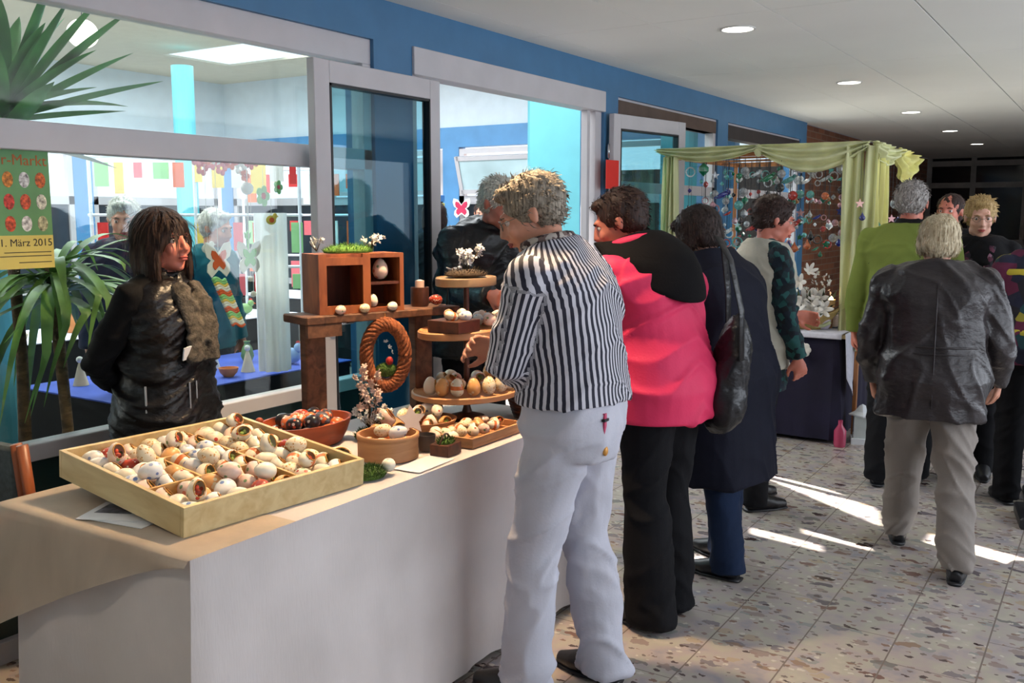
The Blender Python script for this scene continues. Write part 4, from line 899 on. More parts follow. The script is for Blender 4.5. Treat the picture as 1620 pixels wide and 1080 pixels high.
for i in range(3):
    for j in range(5):
        c = pc[i][(2-j) % 3] if j < 3 else pc[3][(i+j) % 3]; e_ = MB(); e_.ell((.0009, -.035-.058*j, .305-.075*i), (.0006, .019, .027), None, 24, 12); e_.ell((.0013, -.035-.058*j, .305-.075*i), (.0005, .009, .012), None, 12, 8)
        e_.build('printed_egg', mat('print_%d_%d_%d' % c, c, .6, var=.5, vs=(80, 80, 80)), r, True)
# felt cut-outs hanging inside the window
M_felt = {k: mat('felt_'+k, c, .9, var=.06) for k, c in dict(white=(236, 234, 226), orange=(226, 100, 50), green=(150, 214, 140), red=(206, 44, 44), yellow=(236, 206, 96), pink=(232, 110, 120)).items()}
FRM = Matrix(((0, 0, 1, 0), (1, 0, 0, 0), (0, 1, 0, 0), (0, 0, 0, 1)))
def wingpoly(s):
    h = [(0, .35), (.12, .5), (.45, .85), (.9, .95), (1.0, .6), (.85, .2), (.55, .02), (.8, -.2), (.85, -.55), (.55, -.85), (.2, -.6), (.06, -.5)]; return [(x*s, y*s) for x, y in h]+[(-x*s, y*s) for x, y in reversed(h[1:])]+[]
def cutout(px, py, X, s, kind, c1, c2, lab, grp='felt figures hanging in the window', top=1.765):
    p = atx(px, py, X); r = empty('felt_'+kind, p, .15, lab, 'ornament', None)
    if kind == 'butterfly':
        MB().prism(wingpoly(s), .004, FRM).build('wings', M_felt[c1], r); MB().prism(wingpoly(s*.55), .005, Matrix.Translation((.003, 0, 0)) @ FRM).build('inner_wings', M_felt[c2], r)
    elif kind == 'bird':
        MB().ell((0, 0, 0), (.008, s, s*.6)).ell((0, s*.8, s*.5), (.008, s*.4, s*.4)).tube([(0, s*1.1, s*.5), (0, s*1.5, s*.45)], [s*.12, .001], 6).build('bird_body', M_felt[c1], r, True); MB().ell((.006, -.1*s, 0), (.006, s*.5, s*.35)).build('wing', M_felt[c2], r, True)
    elif kind == 'tulip':
        MB().prism([(0, -s), (s*.8, -s*.5), (s, s*.7), (s*.45, s*.2), (0, s), (-s*.45, s*.2), (-s, s*.7), (-s*.8, -s*.5)], .005, FRM).build('petals', M_felt[c1], r); MB().b2((0, -.003, -s*3.2), (.004, .003, -s)).build('stem', M_felt['green'], r)
    elif kind == 'flower':
        for k in range(5): MB().ell((0, s*.6*math.cos(2*PI*k/5), s*.6*math.sin(2*PI*k/5)), (.005, s*.4, s*.4)).build('petal', M_felt[c1], r, True)
        MB().ell((.004, 0, 0), (.005, s*.3, s*.3)).build('flower_center', M_felt[c2], r, True)
    elif kind == 'ball': MB().ell((0, 0, 0), s).build('ball_body', M_felt[c1], r, True)
    MB().cyl((.002, 0, s*.3), (.002, 0, top-p.z), .001).build('thread', M_felt['white'], r)
for a in ((345, 412, FX-.10, .085, 'butterfly', 'white', 'orange', 'white felt butterfly with an orange centre hanging just right of the seller'), (394, 408, FX-.10, .08, 'butterfly', 'white', 'green', 'white felt butterfly with a green centre hanging in the window'),
          (391, 372, FX-.12, .022, 'tulip', 'green', 'green', 'light green felt tulip hanging above the green butterfly'), (388, 278, FX-.12, .03, 'flower', 'orange', 'red', 'orange felt flower hanging high in the window'), (391, 298, FX-.1, .028, 'ball', 'white', 'white', 'white felt ball under the orange flower'),
          (328, 393, FX-.12, .035, 'bird', 'white', 'red', 'white felt bird with a red wing beside the seller\'s face'), (429, 348, FX-.14, .036, 'bird', 'yellow', 'orange', 'yellow felt bird near the door leaf in the window'), (416, 310, FX-.16, .05, 'flower', 'green', 'red', 'large green felt flower with a red middle in the window'),
          (440, 296, FX-.16, .034, 'flower', 'green', 'pink', 'smaller green felt flower with a pink middle beside the door leaf'), (396, 441, FX-.10, .013, 'ball', 'white', 'white', 'small white felt ball right below the green butterfly', None), (401, 465, FX-.11, .014, 'ball', 'white', 'white', 'lowest small white felt ball on the butterfly string', None),
          (505, 300, FX-.3, .05, 'flower', 'red', 'yellow', 'red felt flower seen through the open door leaf'), (512, 262, FX-.3, .04, 'flower', 'orange', 'pink', 'orange felt flower seen high through the open door leaf'), (505, 380, FX-.3, .05, 'butterfly', 'white', 'pink', 'white and pink felt butterfly seen through the door leaf')): cutout(*a[:8])
for k in range(13):
    p = atx(312+7.6*k, 252+5*(k % 2)+(9 if k % 4 == 1 else 0), FX-.13); r = empty('garland_flower', p, 0, 'felt garland flower under the window rail, %s from the seller' % ordn(k), 'garland', 'red and pink garland flowers')
    for q in range(5): MB().ell((0, .02*math.cos(2*PI*q/5), .02*math.sin(2*PI*q/5)), (.006, .014, .014), None, 8, 6).build('petal', M_felt[('pink', 'red', 'orange', 'pink', 'white')[k % 5]], r, True)
# knitted striped windsock
r = empty('knitted_scarf', atx(348, 442, FX-.12), 0, 'knitted scarf in green, orange and white stripes hanging beside the seller', 'scarf')
mb_ = {}
for k in range(20):
    c = ('green', 'orange', 'white', 'green', 'orange', 'white', 'yellow')[(k*3) % 7]
    mb_.setdefault(c, MB()).tube([(.0, -.04+.0052*k+.07*(i/8)*1.0, -.011*k+.008*math.sin(i*.8)) for i in range(9)], .0072, 6)
for c, m_ in mb_.items(): m_.build('knit_stripe', M_felt[c], r, True)
# sunlit white fabric column and tables of the stands behind the glass
c0 = atx(432, 500, FX-.34)
def colf(u, v): a = 2*PI*u; rr = .072+.010*math.sin(9*a); return (c0.x+rr*math.cos(a), c0.y+rr*math.sin(a), .78+.78*v)
MB().grid(colf, 60, 6).build('fabric_column', sheer('white_organza', (250, 252, 250), .95), smooth=True, label='sunlit white fabric column standing behind the window beside the door leaf', cat='column')
M_bluecl = mat('blue_cloth', (70, 96, 196), .85, var=.12); M_blackcl = mat('black_cloth', (14, 14, 20), .95)
for (x0, x1, y0, y1, lab, nm) in ((-4.3, -3.58, 2.45, 3.9, 'blue', 'craft table with a blue cloth behind the window next to the seller'), (-6.4, -5.7, 3.2, 5.6, 'grey', 'second craft table further inside the winter garden'), (-7.6, -6.6, 6.6, 7.3, 'far', 'low far craft table seen through the doorway')):
    t_ = empty('craft_table', ((x0+x1)/2, (y0+y1)/2, 0), 0, nm, 'table'); a, b = (x1-x0)/2, (y1-y0)/2
    MB().b2((-a, -b, .715), (a, b, .74)).build('tabletop', M_oak, t_)
    for sx in (-1, 1):
        for sy in (-1, 1): MB().cyl((sx*(a-.05), sy*(b-.05), 0), (sx*(a-.05), sy*(b-.05), .715), .015).build('leg', M_dark, t_)
    cloth_skirt(x0, x1, y0, y1, .742, .05, .02, n=120, m=10, seed=x0).build('tablecloth', M_blackcl, smooth=40, label='black floor length cloth of the '+nm.split(' with')[0].split(' seen')[0], cat='tablecloth')
    MB().b2((x0-.012, y0-.012, .746), (x1+.012, y1+.012, .752)).build('table_runner', M_bluecl if lab == 'blue' else M_lace, label='%s cover lying on the %s' % ('bright blue' if lab == 'blue' else 'white', nm.split(' with')[0].split(' seen')[0]), cat='table runner')
PAL = [('pale pink', (230, 190, 180)), ('yellow', (232, 200, 110)), ('white', (234, 232, 226)), ('orange', (220, 140, 80)), ('light blue', (150, 180, 220)), ('green', (120, 160, 96)), ('cream', (230, 214, 180)), ('red', (190, 70, 60))]
def pottery(x, y, z, s, kind, cn, c, lab, grp):
    r = empty('craft_'+kind, (x, y, z), random.uniform(0, 3), lab, kind, grp)
    if kind == 'bowl': MB().lathe([(s*.5, 0), (s*.95, s*.5), (s*1.1, s), (s*1.03, s), (s*.85, s*.5), (s*.4, .01), (.001, .01)], n=20).build('bowl_body', mat('craft_'+cn, c, .5), r, 40)
    elif kind == 'vase': MB().lathe([(s*.5, 0), (s*.8, s*.7), (s*.6, s*1.7), (s*.3, s*2.2), (s*.4, s*2.5), (s*.33, s*2.5), (.001, s*2)], n=20).build('vase_body', mat('craft_'+cn, c, .5), r, 40)
    elif kind == 'hen':
        MB().ell((0, 0, s*.8), (s*1.2, s*.8, s*.8)).ell((s*.95, 0, s*1.6), (s*.45, s*.4, s*.5)).ell((-s*1.1, 0, s*1.4), (s*.4, s*.25, s*.6), (0, -.5, 0)).build('hen_body', mat('craft_'+cn, c, .8), r, True); MB().tube([(s*1.35, 0, s*1.6), (s*1.7, 0, s*1.5)], [s*.12, .001], 6).build('beak', M_felt['orange'], r)
        MB().ell((s*.95, 0, s*2.1), (s*.25, s*.08, s*.2)).build('comb', M_felt['red'], r, True)
    elif kind == 'cone': MB().lathe([(s*.8, 0), (s*.4, s*1.5), (.001, s*2.8)], n=16).build('cone_body', mat('craft_'+cn, c, .7), r, 40); MB().ell((0, 0, s*2.7), s*.35).build('cone_head', M_felt['white'], r, True)
random.seed(31)
for i, (x, y) in enumerate([(-3.72, 3.0), (-3.7, 3.16), (-3.74, 3.32), (-3.66, 3.46), (-3.75, 3.62), (-3.95, 3.1), (-3.98, 3.3), (-4.0, 3.55), (-3.75, 2.6), (-3.8, 2.75), (-4.1, 2.62), (-4.15, 2.85), (-3.92, 2.88), (-3.66, 2.86)]):
    cn, c = PAL[(i*3) % 8]; kd = ('hen', 'bowl', 'cone', 'vase')[i % 4]; pottery(x, y, .753, .045 if kd != 'hen' else .055, kd, cn, c, f'{cn} craft {kd} on the blue cloth behind the window, {ordn(i)} set down', 'craft pieces on the blue cloth')
for i in range(14):
    cn, c = random.choice(PAL); kd = random.choice(('hen', 'bowl', 'cone', 'vase')); pottery(-6.05+random.uniform(-.25, .25), 3.3+i*.165, .753, .055, kd, cn, c, f'{cn} craft {kd} on the inner craft table, {ordn(i)} from the near end', 'craft pieces on the inner table')
# display racks with hanging goods behind the tables
for k, (x, y, ang, lab) in enumerate(((-5.3, 4.3, .6, 'tall white tube rack hung with coloured felt goods behind the seller'), (-5.9, 6.1, .4, 'white tube rack hung with coloured goods further inside'))):
    r = empty('display_rack', (x, y, 0), ang, lab, 'rack')
    for a in (-.7, 0, .7): MB().cyl((a, 0, 0), (a, 0, 1.95), .012).build('rack_pole', M_white, r)
    for z in (1.94, 1.55, 1.2): MB().cyl((-.72, 0, z), (.72, 0, z), .01).build('rack_bar', M_white, r)
    for z in (1.9, 1.5, 1.15):
        for j in range(11):
            cn = random.choice(list(M_felt)); h = random.uniform(.08, .26); MB().b2((-.66+.13*j, -.01, z-h), (-.66+.13*j+random.uniform(.04, .1), .01, z)).build('hung_cloth', M_felt[cn], r)
r = empty('card_rack', atz(694, 470, .9).to_tuple() if False else (-4.6, 6.07, 0), math.radians(-57+90), 'narrow rack of blue, yellow and white cards inside the doorway', 'rack')
MB().cyl((0, 0, 0), (0, 0, 1.72), .012).cyl((0, 0, 0), (0, 0, .02), .15).build('rack_pole', M_white, r)
for j in range(9): MB().box((0, -.02, 1.68-.062*j), (.13, .008, .05), (.2, 0, 0)).build('card', mat('card_%d' % (j % 4), ((70, 130, 200), (214, 204, 110), (230, 230, 232), (70, 130, 200))[j % 4], .5), r)
cr_ = MB(); cr_.ell((0, -.03, 1.1), (.07, .05, .05)); cr_.build('yellow_bundle', M_felt['yellow'], r, True)
# ornament in the far window, red notice on the door glass
p = aty(730, 330, 9.38); r = empty('window_ornament', p, 0, 'pink and white butterfly ornament on the far window behind the doorway', 'ornament')
XZ = Matrix(((1, 0, 0, 0), (0, 0, 1, 0), (0, 1, 0, 0), (0, 0, 0, 1)))
MB().prism(wingpoly(.13), .006, XZ).build('wings', M_felt['white'], r); MB().prism(wingpoly(.09), .01, Matrix.Translation((0, -.006, 0)) @ XZ).build('inner_wings', mat('magenta_felt', (206, 50, 90), .8), r)
for z in (-.2, -.28, -.36, -.44): MB().ell((0, 0, z), .02).build('bead', M_felt['white'], r, True)
p = atx(969, 276, FX+.13); MB().b2((-.002, -.075, -.10), (.002, .075, .10)).build('red_notice', mat('red_paper', (222, 40, 28), .6, var=.03), label='bright red sheet stuck on the glass of the second door leaf', cat='notice', loc=(FX+.128, p.y, p.z), rz=-.16)
# lamps of the winter garden
r = empty('paper_lantern', (-6.0, 4.0, 2.76), 0, 'round white paper lantern glowing under the winter garden ceiling', 'lamp')
MB().ell((0, 0, 0), (.1, .1, .095), None, 24, 16).build('lamp_shade', mat('paper_glow', (255, 248, 228), .6, emit=((255, 244, 220), 2.2)), r, True); MB().cyl((0, 0, .09), (0, 0, .63), .004).build('cord', M_dark, r); MB().tube([(0, 0, -.09), (-.02, -.04, -.16), (-.06, -.1, -.2)], .006, 6).build('tassel', M_dark, r, True)
p = aty(218, 184, 9.3); r = empty('wall_lamp', p, 0, 'small warm wall lamp glowing on the far pale wall', 'lamp'); MB().ell((0, 0, 0), (.05, .05, .10)).build('lamp_shade', mat('warm_glow', (255, 226, 180), .5, emit=((255, 222, 176), 4)), r, True); MB().b2((.06, -.02, -.12), (.09, .02, .02)).build('bracket', M_alu, r)
# ================================================================== PEOPLE
SKIN = {}
def skin(name, col):
    if name in SKIN: return SKIN[name]
    m = mat('skin_'+name, col, .5, var=.07, vs=(22, 22, 22), bump=.15, bs=(200, 200, 200), bd=.001); b = m.node_tree.nodes['Principled BSDF']
    b.inputs['Subsurface Weight'].default_value = .12; b.inputs['Subsurface Radius'].default_value = (.012, .005, .003); SKIN[name] = m; return m
S_FAIR = skin('fair', (212, 150, 124)); S_RED = skin('rosy', (206, 124, 104)); S_PALE = skin('pale', (222, 170, 148))
def remesh(mb, vox, it=3, fac=.5):
    bmesh.ops.recalc_face_normals(mb.bm, faces=mb.bm.faces); me = bpy.data.meshes.new('tmp'); mb.bm.to_mesh(me); mb.bm.free()
    o = bpy.data.objects.new('tmp', me); COL.objects.link(o)
    r = o.modifiers.new('r', 'REMESH'); r.mode = 'VOXEL'; r.voxel_size = vox
    if it: s = o.modifiers.new('s', 'SMOOTH'); s.iterations = it; s.factor = fac
    dg = bpy.context.evaluated_depsgraph_get(); out = bpy.data.meshes.new_from_object(o.evaluated_get(dg)); bpy.data.objects.remove(o); bpy.data.meshes.remove(me)
    out.shade_smooth(); return out
def coords(me):
    a = np.empty(len(me.vertices)*3); me.vertices.foreach_get('co', a); return a.reshape(-1, 3)
def normals(me):
    a = np.empty(len(me.vertices)*3); me.vertices.foreach_get('normal', a); return a.reshape(-1, 3)
def setco(me, a): me.vertices.foreach_set('co', a.ravel()); me.update()
def vnoise(P, s, seed=0):
    """cheap smooth pseudo-noise from warped sines, vectorised; s = three spatial frequencies"""
    q = P*np.array(s)+seed
    a = np.sin(q[:, 0]+1.7*np.sin(q[:, 1]*.7+q[:, 2]*.4)); b = np.sin(q[:, 1]*1.1+1.3*np.sin(q[:, 2]*.8+q[:, 0]*.5)+2); c = np.sin(q[:, 2]*.9+1.5*np.sin(q[:, 0]*.6+q[:, 1]*.9)+4)
    return (a+b+c)/3
def wrinkle(me, amp, s=(9, 9, 26), seed=0, tilt=.5, zone=None):
    P = coords(me); N = normals(me); Q = P.copy(); Q[:, 2] += tilt*np.abs(Q[:, 0])+.25*Q[:, 1]
    h = vnoise(Q, s, seed); h2 = vnoise(Q[:, [1, 0, 2]]+.3*Q[:, [2, 2, 0]], [x*1.5 for x in s], seed+5); f1 = (1-np.minimum(1, np.abs(h)*2.6))**1.6; f2 = (1-np.minimum(1, np.abs(h2)*3.0))**1.6
    h = .7*h+1.5*f1+.9*f2-.6
    w = 1. if zone is None else zone(P)
    setco(me, P+N*(h*amp*w)[:, None])
def V(*a): return Vector(a)
def skull(mb, M, sc=1., nose=1., jaw=1.):
    """the head's solids in head space: +y looks forward, origin between the ears; M places it"""
    R = M.to_3x3(); rot = R.normalized() if hasattr(R, 'normalized') else R
    def e(c, r): mb.ell(M @ V(*[x*sc for x in c]), [x*sc for x in r], rot, 20, 14)
    e((0, -.018, .030), (.077, .096, .086)); e((0, .028, -.022), (.060, .066, .085)); e((0, .02, -.06), (.056*jaw, .058, .045)); e((0, .064, -.094), (.022, .018, .016)); e((0, .045, -.082), (.036*jaw, .036, .026))
    for s in (-1, 1):
        e((s*.036, .068, -.028), (.021, .019, .022)); e((s*.079, -.008, -.006), (.007, .016, .029)); e((s*.083, -.016, .004), (.006, .010, .018)); e((s*.044, .01, -.07), (.016, .034, .024))
        e((s*.024, .083, .028), (.022, .010, .008))
    mb.tube([M @ V(0, .088*sc, .022*sc), M @ V(0, .099*sc, -.006*sc), M @ V(0, (.105+.005*nose)*sc, -.03*sc), M @ V(0, .092*sc, -.037*sc)], [.009*sc, .010*sc, .0125*sc, .009*sc], 10)
    for s in (-1, 1): e((s*.011, .098, -.034), (.008, .010, .007))
    for s in (-1, 1): e((s*.031, .0775, .0145), (.0145, .0085, .0062)); e((s*.031, .0775, -.0075), (.013, .0075, .0045))
    e((0, .0905, -.056), (.021, .011, .0065)); e((0, .0885, -.068), (.018, .011, .0075))
def sculpt_head(me, M, sc=1.):
    P = coords(me); Mi = np.array(M.inverted()); H = P @ Mi[:3, :3].T+Mi[:3, 3]; H /= sc; D = np.zeros_like(H)
    def push(c, s, v):
        w = np.exp(-(((H-np.array(c))/np.array(s))**2).sum(1)); D[:] += w[:, None]*np.array(v)
    for s in (-1, 1):
        push((s*.031, .088, .006), (.016, .02, .011), (0, -.012, 0)); push((s*.06, .05, -.045), (.018, .03, .02), (-s*.003, 0, 0))
    push((0, .1, -.0615), (.02, .02, .0022), (0, -.005, 0)); push((0, .09, -.079), (.02, .02, .006), (0, -.005, 0)); push((0, .1, .018), (.014, .02, .008), (0, -.003, 0))
    H2 = (H+D)*sc; Mf = np.array(M); setco(me, H2 @ Mf[:3, :3].T+Mf[:3, 3])
def hand(mb, wrist, d, n, side, curl=.5, sc=1., spread=1., grip=None):
    """palm and five fingers; d along the palm, n out of the palm's inner face, side=+1 when the thumb lies towards +(d x n)"""
    d = d.normalized(); n = (n-d*n.dot(d)).normalized(); t = d.cross(n)*side
    mb.tube([wrist-d*.02, wrist+d*.012*sc, wrist+d*.045*sc, wrist+d*.085*sc], [(.024*sc, .018*sc), (.028*sc, .017*sc), (.039*sc, .0155*sc), (.040*sc, .0125*sc)], 14, side=t)
    for k, (off, L) in enumerate(((.031, .070), (.0105, .080), (-.0105, .074), (-.031, .058))):
        p = wrist+d*.083*sc+t*off*sc; dd = (d+t*off*2.2*spread).normalized(); c = curl*(1+.12*k); pts = [p-d*.015]; rr = [.0095*sc]; cur = 0.
        for j, f in enumerate((.45, .32, .23)):
            cur += c*(.9 if j == 0 else 1.15); v = dd*math.cos(cur)+n*math.sin(cur); pts.append(pts[-1]+v*(L*f*sc+(.015 if j == 0 else 0))); rr.append((.0088, .0080, .0065)[j]*sc)
        mb.tube(pts, rr, 8); mb.ell(pts[-1], rr[-1]*1.0, None, 8, 6)
    b0 = wrist+d*.022*sc+t*.024*sc; v1 = (d*.62+t*.75+n*.25).normalized(); p1 = b0+v1*.036*sc; v2 = (d*.85+t*.35+n*(.25+.4*curl)).normalized(); p2 = p1+v2*.03*sc; v3 = (d*.9+n*(.3+.6*curl)).normalized(); p3 = p2+v3*.024*sc
    mb.tube([b0-v1*.01, p1, p2, p3], [.016*sc, .0125*sc, .0105*sc, .008*sc], 8); mb.ell(p3, .008*sc, None, 8, 6)
ZR = [.92, 1.06, 1.25, 1.45]
def person(label, loc, facing, H=1.66, lean=0, hunch=0, side=0, twist=0, head=(0, 0, 0), armL=None, armR=None, feet=None, bend=.0, girth=1., skin_m=S_FAIR, face=True, hair=None,
           top=None, legs=None, shoes=M_dark, hands=(.5, .5), vox=.0075, glasses=None, lips=(178, 84, 78), shoulder=1., neck_up=0., headscale=1., handn=(None, None), lips_on=True):
    """local frame: +y forward, +x the person's right, z up; metres at a height of 1.70, scaled at the end"""
    K = H/1.70; rad = math.radians
    def rx(v, a): return Matrix.Rotation(-rad(a), 3, 'X') @ v          # lean forward by a degrees
    S = [V(0, 0, .92)]; ups = [V(0, 0, 1)]
    for k, (L, a) in enumerate(((.14, lean*.55), (.19, lean), (.20, lean+hunch))):
        u = Matrix.Rotation(rad(side*(k+1)/3), 3, 'Y') @ rx(V(0, 0, 1), a); S.append(S[-1]+u*L); ups.append(u)
    S[3] = S[2]+ups[3]*.20
    TW = Matrix.Rotation(rad(twist), 3, 'Z')
    def spine(z):
        if z <= ZR[0]: return S[0]+V(0, 0, z-ZR[0]), V(0, 0, 1), V(1, 0, 0)
        for k in range(3):
            if z <= ZR[k+1] or k == 2:
                f = (z-ZR[k])/(ZR[k+1]-ZR[k]); p = S[k].lerp(S[k+1], f); u = ups[k].lerp(ups[k+1], min(1, f)).normalized(); tw = Matrix.Rotation(rad(twist)*min(1, (z-.92)/.35), 3, 'Z')
                sd = tw @ V(1, 0, 0); sd = (sd-u*sd.dot(u)).normalized(); return p, u, sd
    def torso(mb, prof, mar=0., n=28):
        rings = []
        for z, a, b in prof:
            p, u, sd = spine(z); fw = u.cross(sd)
            sh = z > 1.2
            rings.append([p+sd*((a*girth+mar)*(shoulder if sh else 1)*math.copysign(abs(math.cos(t))**.85, math.cos(t)))+fw*((b*girth+mar)*math.copysign(abs(math.sin(t))**.85, math.sin(t))) for t in [2*PI*k/n for k in range(n)]])
        mb.loft(rings)
    pc, uc, sc_ = spine(1.365); fwc = uc.cross(sc_)
    SH = {s: pc+sc_*(s*.168*shoulder*girth**.5)+uc*.0+fwc*-.01 for s in (-1, 1)}
    ARM = {}
    for s, a in ((1, armR), (-1, armL)):
        a = a or ((s*.12, .02, -1), (s*.06, .22, -1)); e = SH[s]+V(*a[0]).normalized()*.285; w = e+V(*a[1]).normalized()*.245
        hd = V(*a[2]).normalized() if len(a) > 2 else V(*a[1]).normalized(); ARM[s] = (SH[s], e, w, hd)
    HIP = {s: V(s*.088, 0, .90) for s in (-1, 1)}
    feet = feet or ((.10, .02, 0), (-.10, -.02, 0)); LEG = {}
    for s, f in ((1, feet[0]), (-1, feet[1])):
        an = V(f[0]/K, f[1]/K, .085+(f[3] if len(f) > 3 else 0)); m = HIP[s].lerp(an, .5)+V(0, bend+.015, 0.01); LEG[s] = (HIP[s], m, an, f[2])
    # head frame
    hn, uh, sh_ = spine(1.45); base = hn+uh*(.036+neck_up); pitch, yaw, roll = head
    HM = Matrix.Rotation(rad(yaw), 3, 'Z') @ Matrix.Rotation(-rad(pitch), 3, 'X') @ Matrix.Rotation(rad(roll), 3, 'Y')
    hc = base+rx(V(0, .0, 1), lean*.6+hunch*.3+pitch*.5)*.085+HM @ V(0, .022, 0); HM4 = HM.to_4x4(); HM4.translation = hc
    # ---- body: one continuous surface
    mb = MB(); torso(mb, [(.86, .12, .09), (.95, .15, .105), (1.05, .125, .09), (1.2, .135, .1), (1.32, .15, .1), (1.40, .13, .08), (1.45, .06, .055)], -.01)
    mb.tube([hn-uh*.05, hn+uh*.02, hc-HM @ V(0, .03, .05)+V(0, 0, -.01), hc+HM @ V(0, -.02, -.02)], [.058, .054, .052, .05], 14)
    for s in (-1, 1):
        a, b, c, hd = ARM[s]; mb.tube([a-(b-a)*.08, a.lerp(b, .3), b, b.lerp(c, .3), c], [.042, .044, .036, .037, .025], 12)
        nn = handn[0 if s < 0 else 1]; nn = V(*nn) if nn else V(-s, .15, -.1); hand(mb, c, hd, nn, -1 if s > 0 else 1, hands[0 if s < 0 else 1])
        h, k, an, fa = LEG[s]; mb.tube([h, h.lerp(k, .5), k, k.lerp(an, .35), an], [.075, .07, .052, .052, .036], 12)
        fd = V(math.sin(rad(fa)), math.cos(rad(fa)), 0); mb.tube([an-fd*.03+V(0, 0, -.04), an+fd*.05+V(0, 0, -.045), an+fd*.15+V(0, 0, -.06)], [(.03, .03), (.036, .026), (.03, .016)], 10)
    skull(mb, HM4, headscale)
    body = remesh(mb, vox, 2, .5); sculpt_head(body, HM4, headscale); body.materials.append(skin_m)
    root = bpy.data.objects.new('person', body); COL.objects.link(root); root.location = loc; root.rotation_euler = (0, 0, rad(facing-90)); root.scale = (K, K, K)
    tag(root, label, 'person')
    G = dict(spine=spine, torso=torso, ARM=ARM, SH=SH, LEG=LEG, HM=HM4, root=root, hc=hc, hn=hn, S=S, hs=headscale, girth=girth)
    # ---- face details
    if face:
        def hp(x, y, z): return HM4 @ V(x*headscale, y*headscale, z*headscale)
        for s in (-1, 1):
            e = MB(); e.ell(hp(s*.031, .0745, .0035), .0105*headscale, HM, 14, 10); o = e.build('eye', mat('eye_white', (206, 194, 186), .25, var=0), root, True)
            MB().ell(hp(s*.031, .0838, .0035), (.0048, .002, .0048), HM, 10, 6).build('iris', mat('iris', (62, 52, 44), .2, var=0), o, True)
            q = [hp(s*x, y, z) for x, y, z in ((.014, .0905, .0205), (.028, .0915, .0255), (.046, .0795, .0215))]; MB().tube(q, [(.002, .003), (.003, .004), (.001, .002)], 6).build('eyebrow', mat('eyebrow_%s' % (hair or {}).get('key', 'x'), (hair or {}).get('col', (80, 60, 50)), .9), root, True)
        if lips_on:
            l = MB(); l.tube([hp(-.021, .0885, -.0605), hp(-.009, .1005, -.0575), hp(0, .1018, -.0585), hp(.009, .1005, -.0575), hp(.021, .0885, -.0605)], [.001, .004, .0036, .004, .001], 8)
            l.tube([hp(-.02, .0885, -.0625), hp(-.008, .0985, -.067), hp(.008, .0985, -.067), hp(.02, .0885, -.0625)], [.001, .0048, .0048, .001], 8); l.build('lips', mat('lips_%d' % lips[1], lips, .45), root, True)
        if glasses:
            g = MB()
            for s in (-1, 1): g.tube([hp(s*.032+.021*math.cos(2*PI*i/16), .101-.004*abs(math.cos(2*PI*i/16)), .004+.016*math.sin(2*PI*i/16)) for i in range(16)], .0013, 6, close=True); g.tube([hp(s*.053, .096, .008), hp(s*.075, .05, .008), hp(s*.082, .0, .006)], .0013, 6)
            g.tube([hp(-.012, .104, .006), hp(.012, .104, .006)], .0013, 6); g.build('glasses', mat('spectacle_frame', glasses, .3, .6), root, True)
    if hair: build_hair(G, **hair)
    if legs: build_legs(G, **legs)
    if top:
        for t_ in (top if isinstance(top, list) else [top]): build_top(G, **t_)
    if shoes:
        for s in (-1, 1):
            h, k, an, fa = LEG[s]; fd = V(math.sin(rad(fa)), math.cos(rad(fa)), 0); z0 = an.z-.085
            m = MB(); m.tube([V(an.x, an.y, z0+.035)-fd*.055, V(an.x, an.y, z0+.045)-fd*.03, V(an.x, an.y, z0+.05)+fd*.04, V(an.x, an.y, z0+.036)+fd*.12, V(an.x, an.y, z0+.028)+fd*.185], [(.026, .033), (.036, .045), (.043, .047), (.044, .034), (.024, .022)], 14, side=fd.cross(V(0, 0, 1)))
            m.tube([V(an.x, an.y, z0+.03), V(an.x, an.y, z0+.12)], [.042, .046], 12)
            me = remesh(m, .007, 2); P = coords(me); P[:, 2] = np.maximum(P[:, 2], z0+.012); setco(me, P); me.materials.append(shoes); so = link('shoe', me, root)
            b = MB(); b.tube([V(an.x, an.y, z0+.009)-fd*.06, V(an.x, an.y, z0+.009)-fd*.02, V(an.x, an.y, z0+.009)+fd*.1, V(an.x, an.y, z0+.009)+fd*.19], [(.03, .009), (.038, .009), (.045, .009), (.022, .009)], 12, side=fd.cross(V(0, 0, 1))); b.build('sole', M_dark, so, True)
    return G
